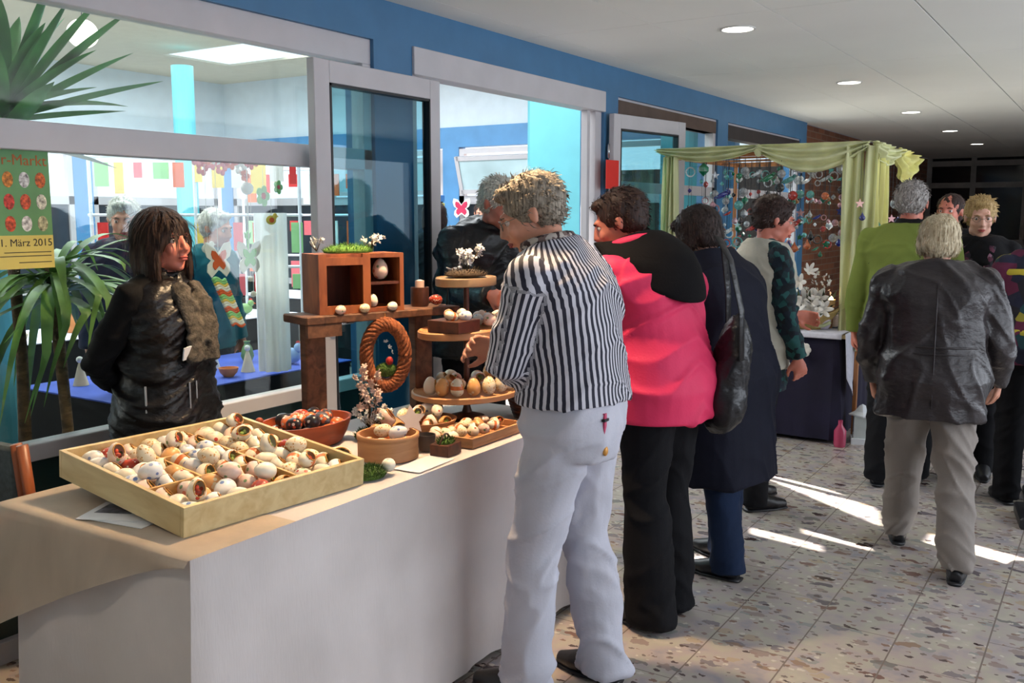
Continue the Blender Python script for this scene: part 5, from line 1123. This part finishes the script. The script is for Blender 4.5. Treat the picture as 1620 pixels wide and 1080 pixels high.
def build_hair(G, style='short', m=None, key='', col=None, n=500, seed=1, vol=1.):
    root, M, sc = G['root'], G['HM'], G['hs']; rnd = random.Random(seed); R = M.to_3x3(); mb = MB()
    def e(c, r): mb.ell(M @ V(*[x*sc for x in c]), [x*sc for x in r], R, 20, 14)
    v = .006*vol
    if style == 'short':
        e((0, -.028, .038), (.082+v, .098+v, .086+v)); e((0, -.045, -.0), (.078+v, .072, .07)); e((0, .045, .088), (.055, .04, .026))
        L, dr, z0 = .03, V(0, -.4, -.6), -.06
    elif style == 'crop':
        e((0, -.028, .034), (.081+v, .095+v, .083+v)); e((0, -.05, -.02), (.072, .062, .07)); L, dr, z0 = .018, V(0, -.3, -.8), -.08
    elif style == 'bob':
        e((0, -.025, .032), (.090+v, .104+v, .092+v)); e((0, -.052, -.03), (.086+v, .066+v, .085)); L, dr, z0 = .07, V(0, 0, -1), -.10
        for s in (-1, 1): e((s*.074, .0, -.03), (.022, .045, .075))
        e((0, .055, .075), (.062, .038, .03))
    elif style == 'pageboy':
        e((0, -.028, .032), (.090+v, .104+v, .092+v)); e((0, -.055, -.02), (.088+v, .066+v, .070)); L, dr, z0 = .04, V(0, -.1, -1), -.08
        for s in (-1, 1): e((s*.074, .0, -.015), (.022, .045, .055))
        e((0, .055, .075), (.062, .038, .03))
    elif style == 'long':
        e((0, -.025, .034), (.092+v, .106+v, .094+v)); e((0, -.05, -.05), (.094+v, .072+v, .12)); L, dr, z0 = .11, V(0, 0, -1), -.15
        for s in (-1, 1): e((s*.08, .004, -.07), (.027, .05, .12)); e((s*.07, .03, .0), (.022, .038, .06))
        e((0, .052, .066), (.066, .046, .034)); e((0, .078, .046), (.058, .018, .018))
    elif style == 'bald':
        e((0, -.045, .0), (.083, .075, .066)); L, dr, z0 = .018, V(0, -.3, -.8), -.07
    me = remesh(mb, .006, 3); P = coords(me); N = normals(me); Mi = np.array(M.inverted()); Hh = P @ Mi[:3, :3].T+Mi[:3, 3]
    amp = .0025 if style in ('bob', 'long', 'pageboy') else .004
    fr = (95, 40, 14) if style in ('bob', 'long', 'pageboy') else (70, 45, 60)
    ang = np.arctan2(Hh[:, 0], Hh[:, 1]); Q = np.stack([ang*.09, Hh[:, 1]*.6, Hh[:, 2]], 1)
    setco(me, P+N*(amp*vnoise(Q, fr, seed)+.5*amp*vnoise(Q, [f*2 for f in fr], seed+3))[:, None]); me.materials.append(m)
    # strands lying on the surface
    P = coords(me); N = normals(me); bm = bmesh.new(); bm.from_mesh(me); Mr = R
    idx = [rnd.randrange(len(P)) for _ in range(n)]; dr = Mr @ dr
    for i in idx:
        p = Vector(P[i]); nn = Vector(N[i]); h = M.inverted() @ p; h = h/sc
        if h.y > .05 and h.z < .045: continue
        d = dr-nn*dr.dot(nn)
        if style in ('short', 'crop', 'bald'): d = d+Mr @ V(rnd.uniform(-.35, .35), rnd.uniform(-.4, .15), rnd.uniform(-.2, .3))
        if d.length < 1e-3: continue
        d.normalize(); s_ = nn.cross(d)*rnd.uniform(.0015, .003); l = L*rnd.uniform(.5, 1.2)*sc; lift = rnd.uniform(.03, .28) if style in ('short', 'crop') else rnd.uniform(.0, .10)
        a = bm.verts.new(p-s_-nn*.002); b = bm.verts.new(p+s_-nn*.002); c = bm.verts.new(p+d*l*.5+nn*(.004+lift*l*.5)+s_); e2 = bm.verts.new(p+d*l*.5+nn*(.004+lift*l*.5)-s_); f = bm.verts.new(p+d*l+nn*(lift*l*.7-.001))
        bm.faces.new((a, b, c, e2)); bm.faces.new((e2, c, f))
    bm.to_mesh(me); bm.free(); link('hair', me, root)
def hair_mat(key, dark, light):
    t = NT('hair_'+key); n = t.node('ShaderNodeTexNoise'); n.inputs['Scale'].default_value = 1; n.inputs['Detail'].default_value = 5; t.link(t.coord((150, 150, 18)), n.inputs[0])
    t.link(t.ramp(n.outputs[0], [(.3, rgb(*dark)), (.68, rgb(*light))]), t.b.inputs['Base Color']); t.b.inputs['Roughness'].default_value = .6; t.b.inputs['Specular IOR Level'].default_value = .3; t.bump(n.outputs[0], .5, .004); return t.m
def build_legs(G, m=None, w=1., hem=.03, crease=True, flare=1., seed=0, name='trousers', amp=.006):
    root = G['root']; mb = MB(); G['torso'](mb, [(.80, .15, .115), (.88, .172, .13), (.97, .17, .128), (1.05, .142, .108), (1.08, .138, .104)], .006)
    for s in (-1, 1):
        h, k, an, fa = G['LEG'][s]; e = V(an.x, an.y, an.z-.085+hem); a2 = k.lerp(an, .5)
        mb.tube([h+V(0, 0, .03), h.lerp(k, .35), k.lerp(h, .15), k, a2, an.lerp(k, .1), e], [.098*w, .096*w, .078*w, .074*w, .069*w*flare, .068*w*flare, (.062*w*flare, .074*w*flare)], 16, side=(1, 0, 0))
    me = remesh(mb, .010, 3)
    for s in (-1, 1):
        pass
    P = coords(me)
    LEG = G['LEG']
    wrinkle(me, amp, (10, 10, 22), seed, .8, lambda P: .35+.65*np.exp(-((P[:, 2]-.5)/.16)**2)+.6*np.exp(-((P[:, 2]-.82)/.1)**2)+.7*np.exp(-((P[:, 2]-.1)/.1)**2))
    me.materials.append(m); return link(name, me, root)
def arm_t(P, a, b):
    ab = b-a; t = np.clip(((P-a) @ ab)/(ab @ ab), 0, 1); return np.linalg.norm(P-(a+t[:, None]*ab), axis=1), t
def build_top(G, m=None, hem=.86, sleeve=1., w=.0, flare=.0, seed=0, name='jacket', amp=.006, sl=(.062, .056, .046), collar=None, neck=1.46, wr=(9, 9, 24), arms=(-1, 1), hood=None, stripes=False, prof=None):
    root = G['root']; mb = MB(); pr = []
    if hem < .84: 
        for z in np.arange(hem, .84, .08): f = (.88-z)/.5; pr.append((float(z), .172+flare*f, .132+flare*f))
    else: pr.append((hem, .172+flare, .132+flare))
    pr += [(z, a, b) for z, a, b in ((.92, .172+flare*.6, .132+flare*.6), (1.05, .15+flare*.3, .12+flare*.3), (1.2, .155, .125), (1.3, .166, .124), (1.36, .152, .108), (1.41, .112, .085), (neck, .066, .062)) if z > hem+.03]
    G['torso'](mb, pr, w+.012)
    for s in arms:
        a, b, c, hd = G['ARM'][s]; P_ = [a+(b-a)*.02, a.lerp(b, .35), b, b.lerp(c, .4), c]; Rr = [sl[0]*1.08+w*.5, sl[0]+w*.4, sl[1]+w*.3, sl[1]*.96+w*.3, sl[2]+w*.2]
        if sleeve < 1: P_ = [a+(b-a)*.02, a.lerp(b, .35), b, b.lerp(c, max(.02, sleeve))]; Rr = Rr[:4]
        mb.ell(a, sl[0]*1.02+w*.35, None, 14, 10); mb.tube(P_, Rr, 14); q_ = G['spine'](1.425)[0]; mb.tube([q_, q_.lerp(a, .55)+V(0, 0, .004), a+(b-a)*.1], [.06, .062+w*.5, .06+w*.5], 12)
    if collar:
        p, u, sd = G['spine'](1.44); fw = u.cross(sd); h_, r_ = collar
        mb.tube([p-u*.02, p+u*h_], [(r_*1.15, r_*1.05), (r_, r_*.95)], 16, side=sd)
    me = remesh(mb, .0095, 3)
    wrinkle(me, amp, wr, seed, .6)
    if stripes:
        P = coords(me); val = np.zeros(len(P)); S_ = [G['spine'](z) for z in np.linspace(.85, 1.47, 25)]; C_ = np.array([s[0] for s in S_]); sd = np.array([s[2] for s in S_]); fw = np.array([s[1].cross(s[2]) for s in S_])
        k = np.argmin(((P[:, None, :]-C_[None])**2).sum(2), 1); r = P-C_[k]; x = (r*sd[k]).sum(1); y = (r*fw[k]).sum(1); val = np.arctan2(x, -y)*.155; dt = np.sqrt((x/.19)**2+(y/.15)**2)
        for s in arms:
            a, b, c, hd = G['ARM'][s]
            for p0, p1 in ((a, b), (b, c)):
                d, t = arm_t(P, np.array(p0), np.array(p1)); ax = (p1-p0).normalized(); e1 = ax.cross(V(0, 1, .1)).normalized(); e2 = ax.cross(e1); rr = P-np.array(p0); av = np.arctan2(rr @ np.array(e2), rr @ np.array(e1))*.062
                use = (d/.075 < dt*.98) & ((dt > .80) | (d < .06)) & (t > .12 if p0 is a else t > 0); val = np.where(use, av, val)
        at = me.attributes.new('stripe', 'FLOAT', 'POINT'); at.data.foreach_set('value', val)
    me.materials.append(m); return link(name, me, root)
def cloth(name, col, rough=.85, var=.12, leather=False, **k):
    if leather: return mat(name, col, .38, var=.15, vs=(8, 8, 8), bump=.5, bs=(22, 22, 34), bd=.012, spec=.45, **k)
    return mat(name, col, rough, var=var, vs=(5, 5, 5), bump=.35, bs=(120, 120, 120), bd=.002, spec=.2, **k)
def plaid(name, cols, sc=16):
    t = NT(name); co = t.coord((1, 1, 1)); v = t.node('ShaderNodeTexVoronoi'); v.inputs['Scale'].default_value = sc; t.link(co, v.inputs['Vector']); s2 = t.node('ShaderNodeSeparateColor'); t.link(v.outputs['Color'], s2.inputs[0])
    t.link(t.ramp(s2.outputs[0], [(k/len(cols), rgb(*x)) for k, x in enumerate(cols)], 'CONSTANT'), t.b.inputs['Base Color']); t.b.inputs['Roughness'].default_value = .85; return t.m
def m_stripes():
    t = NT('striped_shirt'); a = t.node('ShaderNodeAttribute'); a.attribute_name = 'stripe'; f = t.math('FRACT', t.math('DIVIDE', a.outputs['Fac'], .0178)); c = t.mix(t.math('GREATER_THAN', f, .5), rgb(34, 34, 52), rgb(206, 204, 214)); t.link(c, t.b.inputs['Base Color']); t.b.inputs['Roughness'].default_value = .8; return t.m
H_BROWN = hair_mat('dark_brown', (24, 15, 12), (62, 42, 34)); H_GREY = hair_mat('grey_brown', (78, 68, 58), (176, 164, 148)); H_DARK = hair_mat('dark', (30, 20, 18), (70, 48, 42)); H_BOB = hair_mat('bob_dark', (24, 18, 18), (66, 52, 48))
H_BLOND = hair_mat('ash_blonde', (160, 140, 108), (228, 214, 184)); H_GOLD = hair_mat('golden', (130, 100, 58), (204, 174, 120)); H_SILV = hair_mat('silver', (98, 90, 88), (190, 184, 180)); H_SALT = hair_mat('pale_grey', (150, 146, 136), (226, 222, 210))
# -- the seller behind the table
G = person('dark haired woman in a black shiny vest behind the egg table, arms behind her back', (-2.88, 2.17, 0), 14, 1.57, lean=1, head=(-4, -8, 0), girth=1.05,
    armL=((-.25, -.3, -1), (.9, -.15, -.5)), armR=((.2, -.5, -1), (-.85, .0, -.55)), skin_m=S_RED, hair=dict(style='long', m=H_BROWN, key='br', col=(60, 38, 30), n=700, vol=2.2),
    top=[dict(m=cloth('black_sweater', (12, 12, 14)), hem=.88, name='sweater', seed=2), dict(m=cloth('quilted_black', (13, 9, 11), leather=True), hem=.70, arms=(), w=.02, flare=.015, name='vest', seed=3, amp=.009, wr=(10, 10, 60), collar=(.03, .085), neck=1.44)],
    legs=dict(m=cloth('black_trousers', (16, 16, 20))), vox=.0065, shoes=M_dark)
rt_ = G['root']; 
mb = MB(); sp = G['spine']
for k in range(3):
    p, u, sd = sp(1.42-.02*k); fw = u.cross(sd); rr = .078+.008*k
    mb.tube([p+sd*(rr*1.15*math.cos(a))+fw*(rr*math.sin(a)+.012)+u*(.01-.03*math.sin(a)) for a in [2*PI*i/20 for i in range(20)]], .022, 8, close=True)
for s in (-1, 1): mb.tube([sp(1.42)[0]+V(s*.05, .10, .0), sp(1.34)[0]+V(s*.05, .15, 0), sp(1.24)[0]+V(s*.035, .175, 0), sp(1.12)[0]+V(s*.045, .18, 0)], [(.04, .03), (.055, .028), (.05, .024), (.055, .02)], 10, side=(1, 0, 0))
me = remesh(mb, .009, 2); wrinkle(me, .006, (30, 30, 40), 3); me.materials.append(mat('scarf_knit', (84, 78, 70), .95, var=.45, vs=(40, 40, 40), bump=.8, bs=(120, 120, 120), bd=.006)); link('scarf', me, rt_)
p = sp(1.17)[0]+V(.06, .18, 0)
MB().box(p, (.12, .005, .05), (-.25, .1, 0)).build('paper_card', M_paper, rt_); 
for x in (.2, .07, .03): MB().cyl(sp(1.0)[0]+V(x, .165 if x < .18 else .07, -.05), sp(1.0)[0]+V(x, .165 if x < .18 else .07, .05), .004).build('zip_tab', mat('silver', (190, 192, 196), .3, .8), rt_)
# -- woman in the striped shirt
G = person('grey haired woman in a black and white striped shirt and pale trousers', (-1.43, 2.60, 0), 182, 1.71, lean=7, hunch=12, head=(24, 28, 0), girth=1.12, shoulder=1.08,
    armL=((-.04, .26, -1), (.97, .10, -.12)), armR=((-.05, .25, -1), (-.75, .6, .12)), feet=((.10, -.07, 8), (-.13, .10, -6)), bend=.02, skin_m=S_FAIR, hair=dict(style='short', m=H_GREY, key='gr', col=(110, 96, 84), n=900, seed=4),
    top=dict(m=m_stripes(), hem=.965, sleeve=.3, w=.012, stripes=True, name='shirt', seed=5, amp=.006, sl=(.066, .062, .05), collar=(.012, .066)), legs=dict(m=cloth('pale_lilac_trousers', (196, 196, 208), var=.05), w=1.08, flare=1.12, seed=4, amp=.012), vox=.0065, glasses=(120, 110, 100))
rt_ = G['root']
MB().tube([G['spine'](1.445)[0]+V(.076*math.cos(a), .072*math.sin(a)+.004, .026-.02*math.sin(a)) for a in [2*PI*i/24 for i in range(24)]], (.016), 8, close=True).build('neck_scarf', plaid('neck_scarf', [(60, 44, 44), (190, 180, 172), (120, 100, 96)], 70), rt_, True)
kq = MB(); kq.box((-.085, -.145, .90), (.014, .006, .1)); kq.build('key_strap', mat('pink_strap', (196, 66, 104), .6), rt_); MB().ell((-.085, -.148, .835), (.012, .008, .016)).build('key_fob', M_gilt, rt_, True); MB().box((-.085, -.147, .93), (.03, .01, .008)).build('clip', M_dark, rt_)
# -- woman in the pink jacket
M_pink = cloth('pink_fabric', (222, 56, 98), .6, var=.05)
G = person('woman in a bright pink jacket with a black hood at the egg table', (-1.43, 3.27, 0), 168, 1.69, lean=12, hunch=12, head=(22, 30, 0), girth=1.1, shoulder=1.08,
    armL=((.05, .25, -1), (.45, .85, .1)), armR=((-.02, .3, -1), (-.45, .85, .1)), feet=((.09, .0, 5), (-.10, -.05, -6)), skin_m=S_RED, hair=dict(style='short', m=H_DARK, key='dk', col=(52, 36, 32), n=800, seed=6),
    top=dict(m=M_pink, hem=.80, w=.03, flare=.022, name='jacket', seed=8, amp=.013, wr=(7, 7, 12), collar=(.03, .075)), legs=dict(m=cloth('black_trousers', (16, 16, 20)), w=1.12, flare=1.25, seed=9, hem=.02))
rt_ = G['root']; sp = G['spine']
def hoodpiece(G, name, m, ry=.12, z0=1.46, z1=1.24, wid=.15, out=.16):
    def f(u, v):
        a = -PI*.02+PI*1.04*u; z = z0+(z1-z0)*v*(math.sin(PI*min(1, max(0, u))))**.6; p, up, sd = G['spine'](z); fw = up.cross(sd)
        r = (.085+(wid-.085)*min(1, v*1.6)); o = .085+(out-.085)*min(1, v*2.4)**.6+.012*math.sin(PI*v)
        return p+sd*(r*math.cos(a)*G['girth'])-fw*(o*math.sin(a)*G['girth'])+up*.01
    return MB().grid(f, 26, 16)
hoodpiece(G, 'hood', None, wid=.185, out=.182, z0=1.475, z1=1.20).build('hood', cloth('black_fleece', (16, 14, 16), .95), rt_, True, .014)
hc_ = MB(); hc_.tube([sp(1.47)[0]+V(.115*math.cos(a), .095*math.sin(a)-.02, .0-.03*math.sin(a)) for a in [2*PI*i/24 for i in range(24)]], (.024), 8, close=True); hc_.build('hood_rim', M_pink, rt_, True)
# -- woman in the navy coat, with the black shoulder bag
M_navy = cloth('navy_coat', (20, 22, 36), .8)
G = person('woman with a dark bob in a long navy coat over blue jeans, seen from behind', (-1.40, 3.90, 0), 166, 1.62, lean=10, hunch=12, head=(26, 12, 0), girth=1.12, shoulder=1.1,
    armL=((.0, .3, -1), (.4, .9, .2)), armR=((.42, .35, -.75), (-.2, 1, .05)), feet=((.10, .05, 5), (-.09, -.10, -10)), skin_m=S_PALE, face=False, hair=dict(style='pageboy', m=H_BOB, key='bb', col=(40, 30, 30), n=700, seed=7, vol=1.3),
    top=dict(m=M_navy, hem=.44, w=.03, flare=.03, name='coat', seed=11, amp=.009, wr=(10, 10, 5), collar=(.03, .075)), legs=dict(m=cloth('blue_jeans', (26, 40, 66), .85), w=1.1, seed=12))
# the bag hangs from the pink jacket's shoulder
bp = MB(); bp.ell((0, 0, 0.03), (.07, .10, .22)).ell((0, .0, -.08), (.085, .12, .13)); me = remesh(bp, .01, 2); wrinkle(me, .007, (18, 18, 14), 4); me.materials.append(cloth('bag_leather', (26, 26, 30), leather=True))
bag = link('shoulder_bag', me, label='black leather shoulder bag hanging behind the pink jacket', cat='bag', loc=(-1.215, 3.40, .93)); bag.rotation_euler = (.05, .12, .6)
MB().tube([(.01, .1, .1), (-.03, .08, .32), (-.09, .03, .50), (-.13, -.03, .53), (-.09, -.10, .46), (-.02, -.10, .28), (.01, -.1, .1)], [(.02, .004)]*7, 8, side=(.6, .6, 0)).build('bag_strap', cloth('bag_leather', (26, 26, 30), leather=True), bag, True)
# -- woman with short dark hair in a plaid shirt and cream vest
M_plaid = plaid('teal_plaid', [(16, 50, 56), (12, 28, 44), (30, 84, 84), (10, 20, 30)], 34)
G = person('short haired woman in teal checked shirt and cream vest before the stall', (-1.60, 4.86, 0), 48, 1.66, lean=4, hunch=6, head=(14, -18, 0), girth=1.02,
    armL=((-.1, .25, -1), (.3, .85, -.2)), armR=((.12, .12, -1), (.05, .3, -1)), feet=((.10, -.02, 0), (-.10, .06, -12)), skin_m=S_RED, hair=dict(style='short', m=H_DARK, key='dk', col=(52, 36, 32), n=900, seed=9, vol=1.4), glasses=(60, 50, 50),
    top=[dict(m=M_plaid, hem=.66, w=.01, name='shirt', seed=13, amp=.006), dict(m=cloth('cream_vest', (190, 186, 172), .9), hem=.78, w=.026, arms=(), name='vest', seed=14, prof=None)], legs=dict(m=cloth('black_trousers', (16, 16, 20))), shoes=cloth('boot_leather', (24, 20, 22), leather=True))
# -- man in the green sweater
G = person('grey haired man in a green sweater, his back turned, beside the stall', (-1.02, 5.75, 0), 96, 1.75, lean=3, head=(4, -8, 0), girth=1.12, shoulder=1.1,
    armL=((-.22, .0, -1), (-.04, .16, -1)), armR=((.2, .05, -1), (.0, .25, -1)), feet=((.10, .08, 5), (-.09, -.10, -5)), skin_m=S_RED, face=False, hair=dict(style='short', m=H_SILV, key='si', col=(120, 112, 108), n=800, seed=10, vol=.6),
    top=[dict(m=cloth('black_collar_shirt', (20, 20, 22)), hem=1.2, arms=(), name='shirt_collar', collar=(.045, .07)), dict(m=cloth('green_knit', (112, 126, 60), .95, var=.08), hem=.84, w=.018, name='sweater', seed=15, amp=.005, wr=(9, 9, 14))], legs=dict(m=cloth('black_trousers', (16, 16, 20)), w=1.15), hands=(.7, .7))
# -- woman in the leather jacket
M_leath = cloth('dark_leather', (46, 40, 42), leather=True)
G = person('short blonde woman in a dark leather jacket and grey trousers walking away', (-.66, 4.42, 0), 100, 1.575, lean=5, hunch=6, head=(8, 14, 0), girth=1.14, shoulder=1.12, neck_up=-.01,
    armL=((-.30, -.05, -1), (.1, .42, -1)), armR=((.30, .0, -1), (.05, .55, -.8)), feet=((.135, -.17, 6), (-.10, .22, -4, .02)), skin_m=S_FAIR, face=False, hair=dict(style='pageboy', m=H_BLOND, key='bl', col=(190, 170, 130), n=600, seed=11, vol=.3),
    top=dict(m=M_leath, hem=.74, w=.026, flare=.035, name='jacket', seed=16, amp=.010, wr=(10, 10, 13), collar=(.02, .07)), legs=dict(m=cloth('grey_trousers', (138, 130, 124), .8, var=.05), w=1.12, flare=1.05, hem=.06, amp=.012, seed=17))
sp = G['spine']
def seam(z, a0, a1, rx=.192, ry=.163, n=30, r_=.003):
    p, u, sd = sp(z); fw = u.cross(sd); return [p+sd*(rx*G['girth']*math.cos(a0+(a1-a0)*i/n))+fw*(ry*G['girth']*math.sin(a0+(a1-a0)*i/n)) for i in range(n+1)]
mb = MB(); mb.tube(seam(1.07, 0, -PI), .005, 6); mb.tube(seam(1.04, 0, -PI), .004, 6); mb.build('waist_seam', M_leath, G['root'], True)
mb = MB(); mb.tube([sp(z)[0]+V(0, -.158*G['girth']-(.012 if z < 1.3 else -.012), 0) for z in np.linspace(.80, 1.36, 10)], .0035, 6); mb.build('back_seam', M_leath, G['root'], True)
# -- fair haired woman facing the camera
G = person('fair haired woman with glasses and a dark flowered scarf facing the camera at the back', (-.71, 6.15, 0), 280, 1.665, lean=0, head=(8, 4, 0), skin_m=S_PALE, hair=dict(style='short', m=H_GOLD, key='go', col=(150, 120, 80), n=700, seed=12), glasses=(150, 120, 120),
    top=dict(m=cloth('black_cardigan', (18, 17, 20)), hem=.8, w=.02, name='cardigan', collar=None), legs=dict(m=cloth('black_trousers', (16, 16, 20))))
sp = G['spine']; mb = MB(); mb.tube([sp(1.43)[0]+V(.085*math.cos(a), .08*math.sin(a), -.02*math.sin(a)) for a in [2*PI*i/20 for i in range(20)]], .02, 8, close=True)
for s in (-1, 1): mb.tube([sp(1.4)[0]+V(s*.06, .1, 0), sp(1.25)[0]+V(s*.045, .165, 0), sp(1.1)[0]+V(s*.05, .17, 0)], [(.03, .015)]*3, 8, side=(1, 0, 0))
mb.build('scarf', plaid('flower_scarf', [(60, 30, 50), (30, 22, 34), (150, 110, 130), (90, 40, 60), (24, 20, 26)], 40), G['root'], True)
# -- person at the right edge in a patterned jacket
M_patt = plaid('patterned_jacket', [(20, 22, 44), (20, 60, 66), (90, 24, 56), (24, 20, 30), (24, 26, 50), (150, 140, 50)], 13)
G = person('person in a patterned navy jacket with yellow bands by the display board', (-.36, 5.72, 0), 118, 1.60, lean=2, head=(5, 0, 0), girth=1.1, armL=((-.1, .15, -1), (.2, .95, .05)), armR=((.1, .15, -1), (-.2, .95, .0)), skin_m=S_PALE, hair=dict(style='pageboy', m=H_BOB, key='bb', col=(40, 30, 30), n=400, seed=13),
    top=dict(m=M_patt, hem=.82, w=.02, name='jacket', seed=18, amp=.004), legs=dict(m=cloth('black_trousers', (16, 16, 20)), w=1.1))
M_yel = mat('yellow_band', (186, 168, 50), .8)
for z in (1.33, 1.0):
    mb = MB(); p, u, sd = G['spine'](z); fw = u.cross(sd); mb.tube([p+sd*(.213*1.02*math.cos(a))+fw*(.172*math.sin(a)) for a in [2*PI*i/36 for i in range(36)]], [(.006, .018)]*36, 8, side=[(p+sd*math.cos(a)+fw*math.sin(a))-p for a in [2*PI*i/36 for i in range(36)]], close=True); mb.build('yellow_band', M_yel, G['root'], True)
# -- man behind the green sweater
G = person('man with a reddish face standing beyond the green sweater', (-.98, 6.95, 0), 250, 1.70, skin_m=S_RED, head=(0, 10, 0), hair=dict(style='crop', m=H_DARK, key='dk', col=(60, 44, 40), n=300, seed=14), top=dict(m=cloth('black_cardigan', (18, 17, 20)), hem=.8, w=.02, name='pullover'), legs=dict(m=cloth('black_trousers', (16, 16, 20))), vox=.009)
# -- visitor in the black jacket at the far side of the table, seen through the doorway
G = person('grey haired visitor in a black jacket reaching towards the tiered stand from the doorway', (-2.80, 4.02, 0), -20, 1.78, lean=11, hunch=14, head=(22, 6, 0), girth=1.15, shoulder=1.08, armL=((-.1, .55, -.8), (.3, .9, -.1)), armR=((.12, .5, -.9), (.1, 1, .1), (.1, .9, -.1)),
    skin_m=S_RED, hair=dict(style='short', m=H_SALT, key='sa', col=(150, 140, 130), n=700, seed=15), top=dict(m=cloth('black_jacket', (16, 16, 20), leather=True), hem=.80, w=.03, flare=.02, name='jacket', seed=19, amp=.008, collar=(.04, .075)), legs=dict(m=cloth('black_trousers', (16, 16, 20))), hands=(.7, .7))
# -- visitors in the winter garden behind the glass
for k, (lab, x, y, f, H, hs, hm, tc, ln, kw) in enumerate((
    ('grey haired visitor with a grey bag on the shoulder behind the poster window', -4.66, 3.3, 320, 1.66, 'short', H_SALT, (38, 40, 60), 8, {}),
    ('pale haired visitor in a teal jacket behind the window next to the seller', -4.62, 3.78, 10, 1.6, 'short', H_SALT, (30, 96, 104), 10, {}),
    ('dark haired visitor in a dark grey jacket behind the hanging paper butterflies', -4.3, 5.1, 200, 1.66, 'short', H_DARK, (44, 48, 58), 4, {}),
    ('visitor in a dark blue jacket standing far inside beyond the glass door', -5.6, 6.7, 250, 1.68, 'short', H_GREY, (28, 34, 52), 0, {}),
    ('visitor in a black coat inside behind the open door leaf', -4.35, 5.75, 150, 1.66, 'bob', H_DARK, (20, 22, 26), 6, {}),
    ('person in a brown pullover far inside beside the open top light', -5.9, 8.6, 300, 1.7, 'crop', H_DARK, (96, 66, 50), 0, {}),)):
    person(lab, (x, y, 0), f, H, lean=ln, head=(10, 0, 0), skin_m=S_FAIR, hair=dict(style=hs, m=hm, key='w%d' % k, col=(90, 80, 70), n=300, seed=30+k), top=dict(m=cloth('jacket_w%d' % k, tc), hem=.8, w=.02, name='jacket', seed=k, collar=(.02, .07)), legs=dict(m=cloth('dark_jeans', (30, 34, 46))), vox=.0095)
